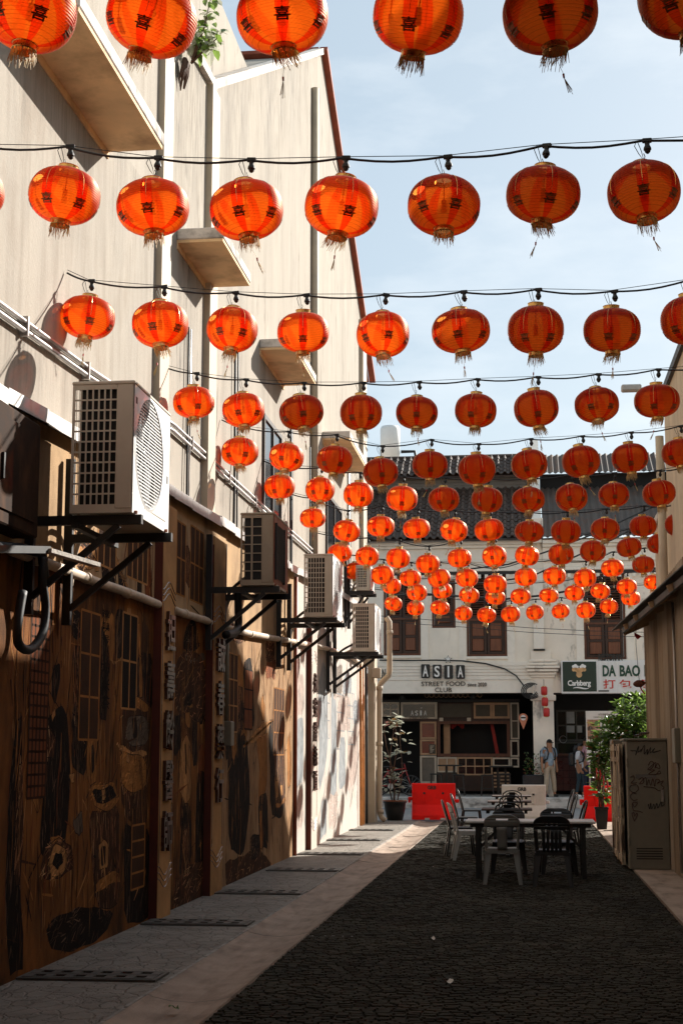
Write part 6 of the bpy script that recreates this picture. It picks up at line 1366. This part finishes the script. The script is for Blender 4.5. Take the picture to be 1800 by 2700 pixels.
for cl in ((.0,2.36,.28,30),(.26,2.0,.12,6),(-.05,2.15,.16,9),(.06,1.55,.24,17),(-.22,1.5,.10,4),(-.14,1.12,.16,9),(.04,1.0,.2,15),(.12,.82,.16,11),(-.2,.72,.12,4),(.02,.60,.12,6),(-.02,1.85,.16,6)):
    for i in range(cl[3]):
        p = c+Vector((cl[0]+rp_.gauss(0,cl[2]*.42), rp_.gauss(0,cl[2]*.42), cl[1]+rp_.gauss(0,.09))); a = rp_.uniform(0,6.28)
        leaf(lf, p, (math.cos(a),math.sin(a),rp_.uniform(-.2,.6)), rp_.uniform(.15,.26), rp_.uniform(.065,.10), 0 if rp_.random()<.8 else 1, rp_.uniform(-.6,.6))
lf.build('foliage',[m_leafo,m_leafr],t)
def shrub(label, c, h, clumps, potr, poth, seed, mats):
    t = thing('potted_shrub', label, 'shrub', tuple(c)); r = random.Random(seed); c = Vector(c); pot(t, tuple(c), potr, poth, m_pblk, False)
    for k in range(5):
        a = k*1.256; pts = [c+Vector((.05*math.cos(a),.05*math.sin(a),poth-.06))]
        for i in range(1,7): pts.append(c+Vector((math.cos(a+i*.2)*.07*i*.6, math.sin(a+i*.2)*.07*i*.6, poth-.06+(h-poth)*i/6.5)))
        MB().tube(pts,[.02-.0024*i for i in range(7)],6).build('stem', m_bark, t, smooth=True)
    mb = MB()
    for (x,y,z,R_x,R_z,n) in clumps:
        for i in range(n):
            while True:
                q = Vector((r.uniform(-1,1),r.uniform(-1,1),r.uniform(-1,1)))
                if .25 < q.length < 1: break
            p = c+Vector((x+q.x*R_x,y+q.y*R_x,z+q.z*R_z)); b = q.normalized()
            for k in range(3):
                a = r.uniform(0,6.28); leaf(mb, p, Vector((math.cos(a),math.sin(a),r.uniform(-.1,.9)))+b*.7, r.uniform(.14,.24), r.uniform(.05,.085), 0 if r.random()<.55 else (1 if r.random()<.8 else 2), r.uniform(-.9,.9))
    mb.build('foliage', mats, t); return t
s1p = onZ(1587,2190,0)
shrub('leafy shrub with red blooms in a black square pot beside the right barrier', (s1p.x,s1p.y+.1,0), 2.4, [(.28,0,2.08,.42,.26,100),(.08,.0,1.72,.32,.28,70),(-.12,0,1.62,.16,.16,20),(.05,0,1.25,.24,.27,38),(.03,0,.85,.18,.22,26),(.15,.1,1.55,.3,.3,44)], .16, .48, 5, [m_leafd,m_leafg,m_leafr])
s2p = onZ(1660,2172,0)
shrub('larger round-headed potted shrub behind the cabinets at the right', (s2p.x-.05,33.4,0), 2.9, [(.10,0,2.48,.52,.38,140),(.38,0,2.1,.45,.42,95),(-.02,0,2.05,.42,.35,70),(.0,0,1.6,.45,.35,60)], .2, .5, 8, [m_leafg,m_leafd,m_leafg])
for i,(x,y) in enumerate(((1581,2030),(1572,2025),(1590,2045),(1600,2060))):
    p = onY(x,y,s1p.y-.25); tag(MB().tube([p,p+Vector((.01,0,-.10)),p+Vector((.0,0,-.22))],[.012,.02,.008],6).build('flower_spike', m_bead), 'hanging red flower spike on the potted shrub, %s' % ('brightest','left','right','lowest')[i], 'flower', 'red flower spikes')
# weeds on the pavement by the column
wd_ = thing('pavement_planter', 'dark planter of scrubby weeds beside the column, left of the standing man', 'planter', (onY(1415,2060,47.0).x, 47.1, .3)); b_ = onY(1408,2060,47.1); r = random.Random(6)
MB().bev(b_.x-.35,b_.x+.30,47.0,47.3,.298,.95,.03).build('planter_box', m_pblk, wd_); mb = MB()
for i in range(150): leaf(mb, Vector((b_.x+r.uniform(-.3,.32),47.15+r.uniform(-.12,.12),.95+r.random()**1.6*.65)), (r.uniform(-1,1),r.uniform(-1,1),r.uniform(0,1.2)), .10, .035, 0 if r.random()<.7 else 1, r.uniform(-1,1))
mb.build('weeds',[m_leafd,m_leafr],wd_)
# plant growing from the parapet at the top left
wp = onX(505,165,-3.75); t = thing('parapet_sapling', 'leafy sapling rooted in the cracked parapet at the top left', 'plant', tuple(wp)); r = random.Random(12); mb = MB(); st = MB()
rt_ = MB()
for k in range(6): rt_.tube([wp+Vector((-.06,-.08+.03*k,.02)),wp+Vector((-.08,-.12+.05*k,-.10)),wp+Vector((-.12,-.10+.05*k+r.uniform(-.05,.05),-.28+r.uniform(-.1,.1)))],[.03,.022,.008],6)
rt_.build('roots', m_bark, t, smooth=True)
for k in range(6):
    e = wp+Vector((r.uniform(.05,.35), r.uniform(-.2,.65), r.uniform(.3,.75))); st.tube([wp,(wp+e)/2+Vector((.04,0,.05)),e],[.016,.010,.004],5)
    for i in range(22):
        u = r.uniform(.35,1.05); leaf(mb, wp*(1-u)+e*u+Vector((r.uniform(-.07,.07),r.uniform(-.1,.1),r.uniform(-.06,.06))), (r.uniform(-.3,1),r.uniform(-1,1),r.uniform(-.6,.4)), r.uniform(.10,.17), r.uniform(.06,.095), 0 if r.random()<.55 else 1, r.uniform(-.8,.8), .8)
st.build('branches', m_bark, t, smooth=True); mb.build('foliage',[m_leafg,m_leafo],t)
# ---- red cylinder lanterns on the column
for i,(x,y) in enumerate(((1434,1822),(1436,1851),(1440,1879))):
    p = onY(x,y,YF-.35); t = thing('cylinder_lantern', 'small red cylindrical lantern on the white column, %s of the string of three' % ('top','middle','bottom')[i], 'lantern', tuple(p), 'cylinder lanterns on the column')
    MB().lathe([(.07,-.13),(.095,-.11),(.1,0),(.095,.11),(.07,.13)],18).build('body', m_bead, t, world=False, smooth=True)
    for z in (-.145,.13): MB().lathe([(.0001,z),(.06,z),(.06,z+.02),(.0001,z+.02)],14).build('cap', m_gold, t, world=False)
p = onY(1433,1800,YF-.35); tag(MB().tube([p+Vector((0,0,.1)),p-Vector((0,0,.1))],.01,5).build('lantern_hook', m_cable), 'black hook and cord above the red cylindrical lanterns', 'hook')
# ---- teardrop sign
p = onY(1379,1893,YF+.3); t = thing('pin_sign', 'orange teardrop-shaped shop sign hanging at the dark entrance', 'sign', tuple(p)); pts = []
for k in range(24):
    a = math.pi*(-.12+1.24*k/23); pts.append((p.x+.135*math.cos(a), YF+.3, p.z+.135*math.sin(a)))
pts.append((p.x,YF+.3,p.z-.36)); MB().slab(pts,(0,.04,0)).build('sign_plate', M('orange sign plate',(.62,.22,.12),.5), t)
MB().add([(p.x+.085*math.cos(2*math.pi*k/20),YF+.296,p.z+.085*math.sin(2*math.pi*k/20)) for k in range(20)],[tuple(range(20))[::-1]]).build('disc', m_signw, t); MB().box(p.x-.075,p.x+.075,YF+.288,YF+.294,p.z-.02,p.z+.025).build('disc_band', m_blk, t)
# ---- high tables and stools outside the bar
m_stool = M('black bar furniture', (.014,.012,.010), .5)
for i,(x0,x1,y) in enumerate(((1155,1218,2017),(1290,1353,2020))):
    a = onY(x0,y,48.3); b = onY(x1,y,48.3); t = thing('bar_table', 'tall black bar table outside the dark bar front, %s one' % ('left','right')[i], 'table', ((a.x+b.x)/2,48.3,.296), 'bar tables'); L_=(b.x-a.x)/2; zt = a.z-.296
    MB().bev(-L_,L_,-.3,.3,zt-.045,zt,.008).build('top', m_stool, t, world=False)
    for sx in (-1,1): MB().bar((sx*.12,0,0),(sx*.12,0,zt-.045),.07,.07).build('leg', m_stool, t, world=False)
    MB().box(-.25,.25,-.25,.25,0,.03).build('base', m_stool, t, world=False)
for i,(x,y) in enumerate(((1150,2040),(1208,2042),(1284,2043),(1330,2040))):
    a = onY(x,y,47.9); t = thing('bar_stool', 'black backless bar stool outside the dark bar front, %s from the left' % ordinal(i), 'stool', (a.x,47.9,.296), 'bar stools'); zt=a.z-.296
    MB().bev(-.19,.19,-.17,.17,zt-.04,zt,.01).build('seat', m_stool, t, world=False)
    for sx in (-1,1):
        for sy in (-1,1): MB().bar((sx*.15,sy*.14,zt-.04),(sx*.19,sy*.18,0),.035,.035).build('leg', m_stool, t, world=False)
    for sy in (-1,1): MB().bar((-.18,sy*.17,.22),(.18,sy*.17,.22),.02,.03).build('rung', m_stool, t, world=False)
# ---- bicycle in the shade by the potted plant
bo = onY(1040,2072,47.3); t = thing('bicycle', 'dark bicycle with a red frame parked in the shade left of the bar front', 'bicycle', (bo.x,47.3,.296))
m_bred = M('red bicycle frame',(.30,.02,.015),.4)
for nm,x in (('wheel',-.5),('wheel',.5)):
    wv = MB(); wv.tube([(x+.30*math.cos(2*math.pi*k/28),0,.32+.30*math.sin(2*math.pi*k/28)) for k in range(29)],.02,6); wo = wv.build('wheel', m_pblk, t, world=False, smooth=True)
    sp=MB(); 
    for k in range(14): sp.tube([(x,0,.32),(x+.29*math.cos(k*.4488),0,.32+.29*math.sin(k*.4488))],.003,3)
    sp.build('spokes', m_galv, wo, world=False)
fr=MB()
for a,b in (((-.5,0,.32),(-.12,0,.30)),((-.12,0,.30),(-.22,0,.82)),((-.5,0,.32),(-.20,0,.74)),((-.12,0,.30),(.33,0,.78)),((-.20,0,.76),(.31,0,.84)),((.36,0,.74),(.5,0,.32)),((.30,0,.98),(.36,0,.74))): fr.tube([a,b],.017,7)
fr.build('frame', m_bred, t, world=False, smooth=True)
MB().bev(-.34,-.10,-.07,.07,.86,.91,.02).build('saddle', m_pblk, t, world=False); MB().tube([(-.22,0,.80),(-.22,0,.87)],.014,6).build('seat_post', m_galv, t, world=False)
MB().tube([(.22,-.26,1.0),(.30,-.1,.99),(.30,.1,.99),(.22,.26,1.0)],.013,6).build('handlebar', m_pblk, t, world=False, smooth=True)
MB().lathe([(.0001,.01),(.09,.01),(.09,-.01),(.0001,-.01)],16,(-.12,-.03,.30),axis='Y').build('crank', m_galv, t, world=False)
# ---- cables on the facades and across the street
def cable(label, pts, r=.016): tag(MB().tube(pts, r, 6).build('overhead_cable', m_cable), label, 'cable', 'loose cables over the street')
cable('black cable drooping across the lettered fascia to the column', [onY(x,y,YF-.14) for x,y in ((1000,1741),(1080,1742),(1150,1741),(1220,1743),(1280,1750),(1330,1764),(1360,1782),(1380,1808))], .022)
cable('thin wire crossing the facade below the shutters, upper', [onY(x,y,44) for x,y in ((1000,1624),(1200,1640),(1400,1656),(1560,1664),(1720,1668))], .008)
cable('thin wire crossing the facade below the shutters, lower', [onY(x,y,44) for x,y in ((1000,1640),(1200,1652),(1400,1668),(1560,1676),(1720,1680))], .008)
cable('thick black cable slanting up to the right, above the others', [onY(x,y,42) for x,y in ((1240,1500),(1340,1488),(1440,1455),(1560,1410),(1680,1355),(1760,1320))], .022)
cable('thick black cable slanting up to the right, lower one', [onY(x,y,42) for x,y in ((1150,1538),(1280,1538),(1400,1520),(1500,1475),(1620,1420),(1760,1345))], .022)
cable('black cable bundle level behind the lowest lanterns', [onY(x,y,40.5) for x,y in ((1040,1570),(1120,1566),(1210,1572),(1330,1580),(1430,1570),(1500,1558),(1640,1545))], .028)
for k in range(4): cable('coiled black cable beside the column capital, %s loop' % ordinal(k), [onY(1400+r_*math.cos(a),1822+r_*.8*math.sin(a),YF-.2) for r_ in (14+k*4,) for a in [.2+i*.35+k*.2 for i in range(14)]], .016)
# ---- torn ornament hanging from the shed eave
oc = onY(1685,1803,24.2); t = thing('torn_ornament', 'torn dark red lantern ornament dangling on a string from the shed eave', 'ornament', tuple(oc))
MB().tube([onY(1676,1640,24.2),onY(1676,1700,24.2),onY(1683,1780,24.2),onY(1685,1796,24.2)],.004,4).build('string', m_cable, t)
r=random.Random(3); mb=MB(); mb.grid(lambda u,v:(oc.x+.085*math.cos(u*5.2)*math.sin(.4+v*2.3)*(1+.25*math.sin(u*17+v*5)), oc.y+.06*math.sin(u*5.2)*math.sin(.4+v*2.3), oc.z+.06*math.cos(.4+v*2.3)),18,6); mb.build('paper', M('faded maroon paper',(.16,.05,.03),.8,var=.4), t, smooth=True)
MB().tube([oc,oc+Vector((.03,0,-.1)),oc+Vector((.08,0,-.16))],.012,5).build('tail', m_bead, t)
mb=MB(); o2=onY(1672,1668,24.2); mb.slab([o2,o2+Vector((.11,0,-.06)),o2+Vector((.05,0,-.11)),o2+Vector((.0,0,-.05))],(0,.03,0)); mb.build('bow', m_bead, t)
# ---- street lamp head by the right building, tank on the far roof
lp_ = onY(1665,1024,25.3); t = thing('wall_lamp', 'pale street lamp head on an arm from the right-hand building', 'lamp', tuple(lp_))
a = onY(1637,1024,25.3); b = onY(1690,1030,25.3); MB().bev(a.x,b.x,25.2,25.38,a.z-.06,a.z+.05,.02).build('lamp_head', M('pale lamp housing',(.5,.48,.44),.5), t); MB().tube([b,Vector((2.45,25.3,b.z+.02))],.03,8).build('arm', M('pale lamp housing'), t)
tk = onY(1028,1160,54.5); t = thing('water_tank', 'white rooftop water tank behind the tiled roof ridge', 'tank', tuple(tk))
MB().lathe([(.0001,.55),(.32,.5),(.36,.4),(.36,-.9),(.0001,-.9)],20,tuple(tk)).build('tank', m_wht, t, smooth=True); MB().tube([tk+Vector((.4,0,-.45)),tk+Vector((.9,0,-.45)),tk+Vector((1.0,0,-.9))],.06,8).build('pipe', m_cable, t, smooth=True)
# ---- litter
m_paper = M('scrap paper',(.62,.58,.52),.8)
for i,(x,y) in enumerate(((345,2333),(990,2158),(1030,2258))):
    p = onZ((x*K if i else 400*K),(y*K if i else 2318*K),0); r=random.Random(i); mb=MB()
    mb.grid(lambda u,v:(p.x+(u-.5)*.055*(1+.3*math.sin(v*5)),p.y+(v-.5)*.06,.012+.014*math.sin(u*4+v*3+i)),4,4)
    tag(mb.build('dry_leaf' if i==0 else 'paper_scrap', m_leafd if i==0 else m_paper, smooth=True), ('dark dry leaf lying on the drain channel','scrap of white paper on the pavers, left of centre','scrap of white paper on the pavers, nearest the camera','tiny scrap of paper on the pavers near the tables','scrap of paper on the pavers, right of the others')[i], 'leaf' if i==0 else 'paper', None if i==0 else 'paper scraps')
for i,(x,y) in enumerate(((735,2148),(990,1990))):
    p = onZ(x*K,y*K,0); tag(MB().slab([(p.x-.1,p.y-.05,-.02),(p.x+.3,p.y-.03,-.02),(p.x+.3,p.y+.03,-.02),(p.x-.04,p.y+.07,-.02)],(0,0,.012)).build('channel_grate', m_iron), ('dark iron plate set across the drain channel, nearer one','dark iron plate set across the drain channel, farther one')[i], 'plate', 'iron plates in the channel')
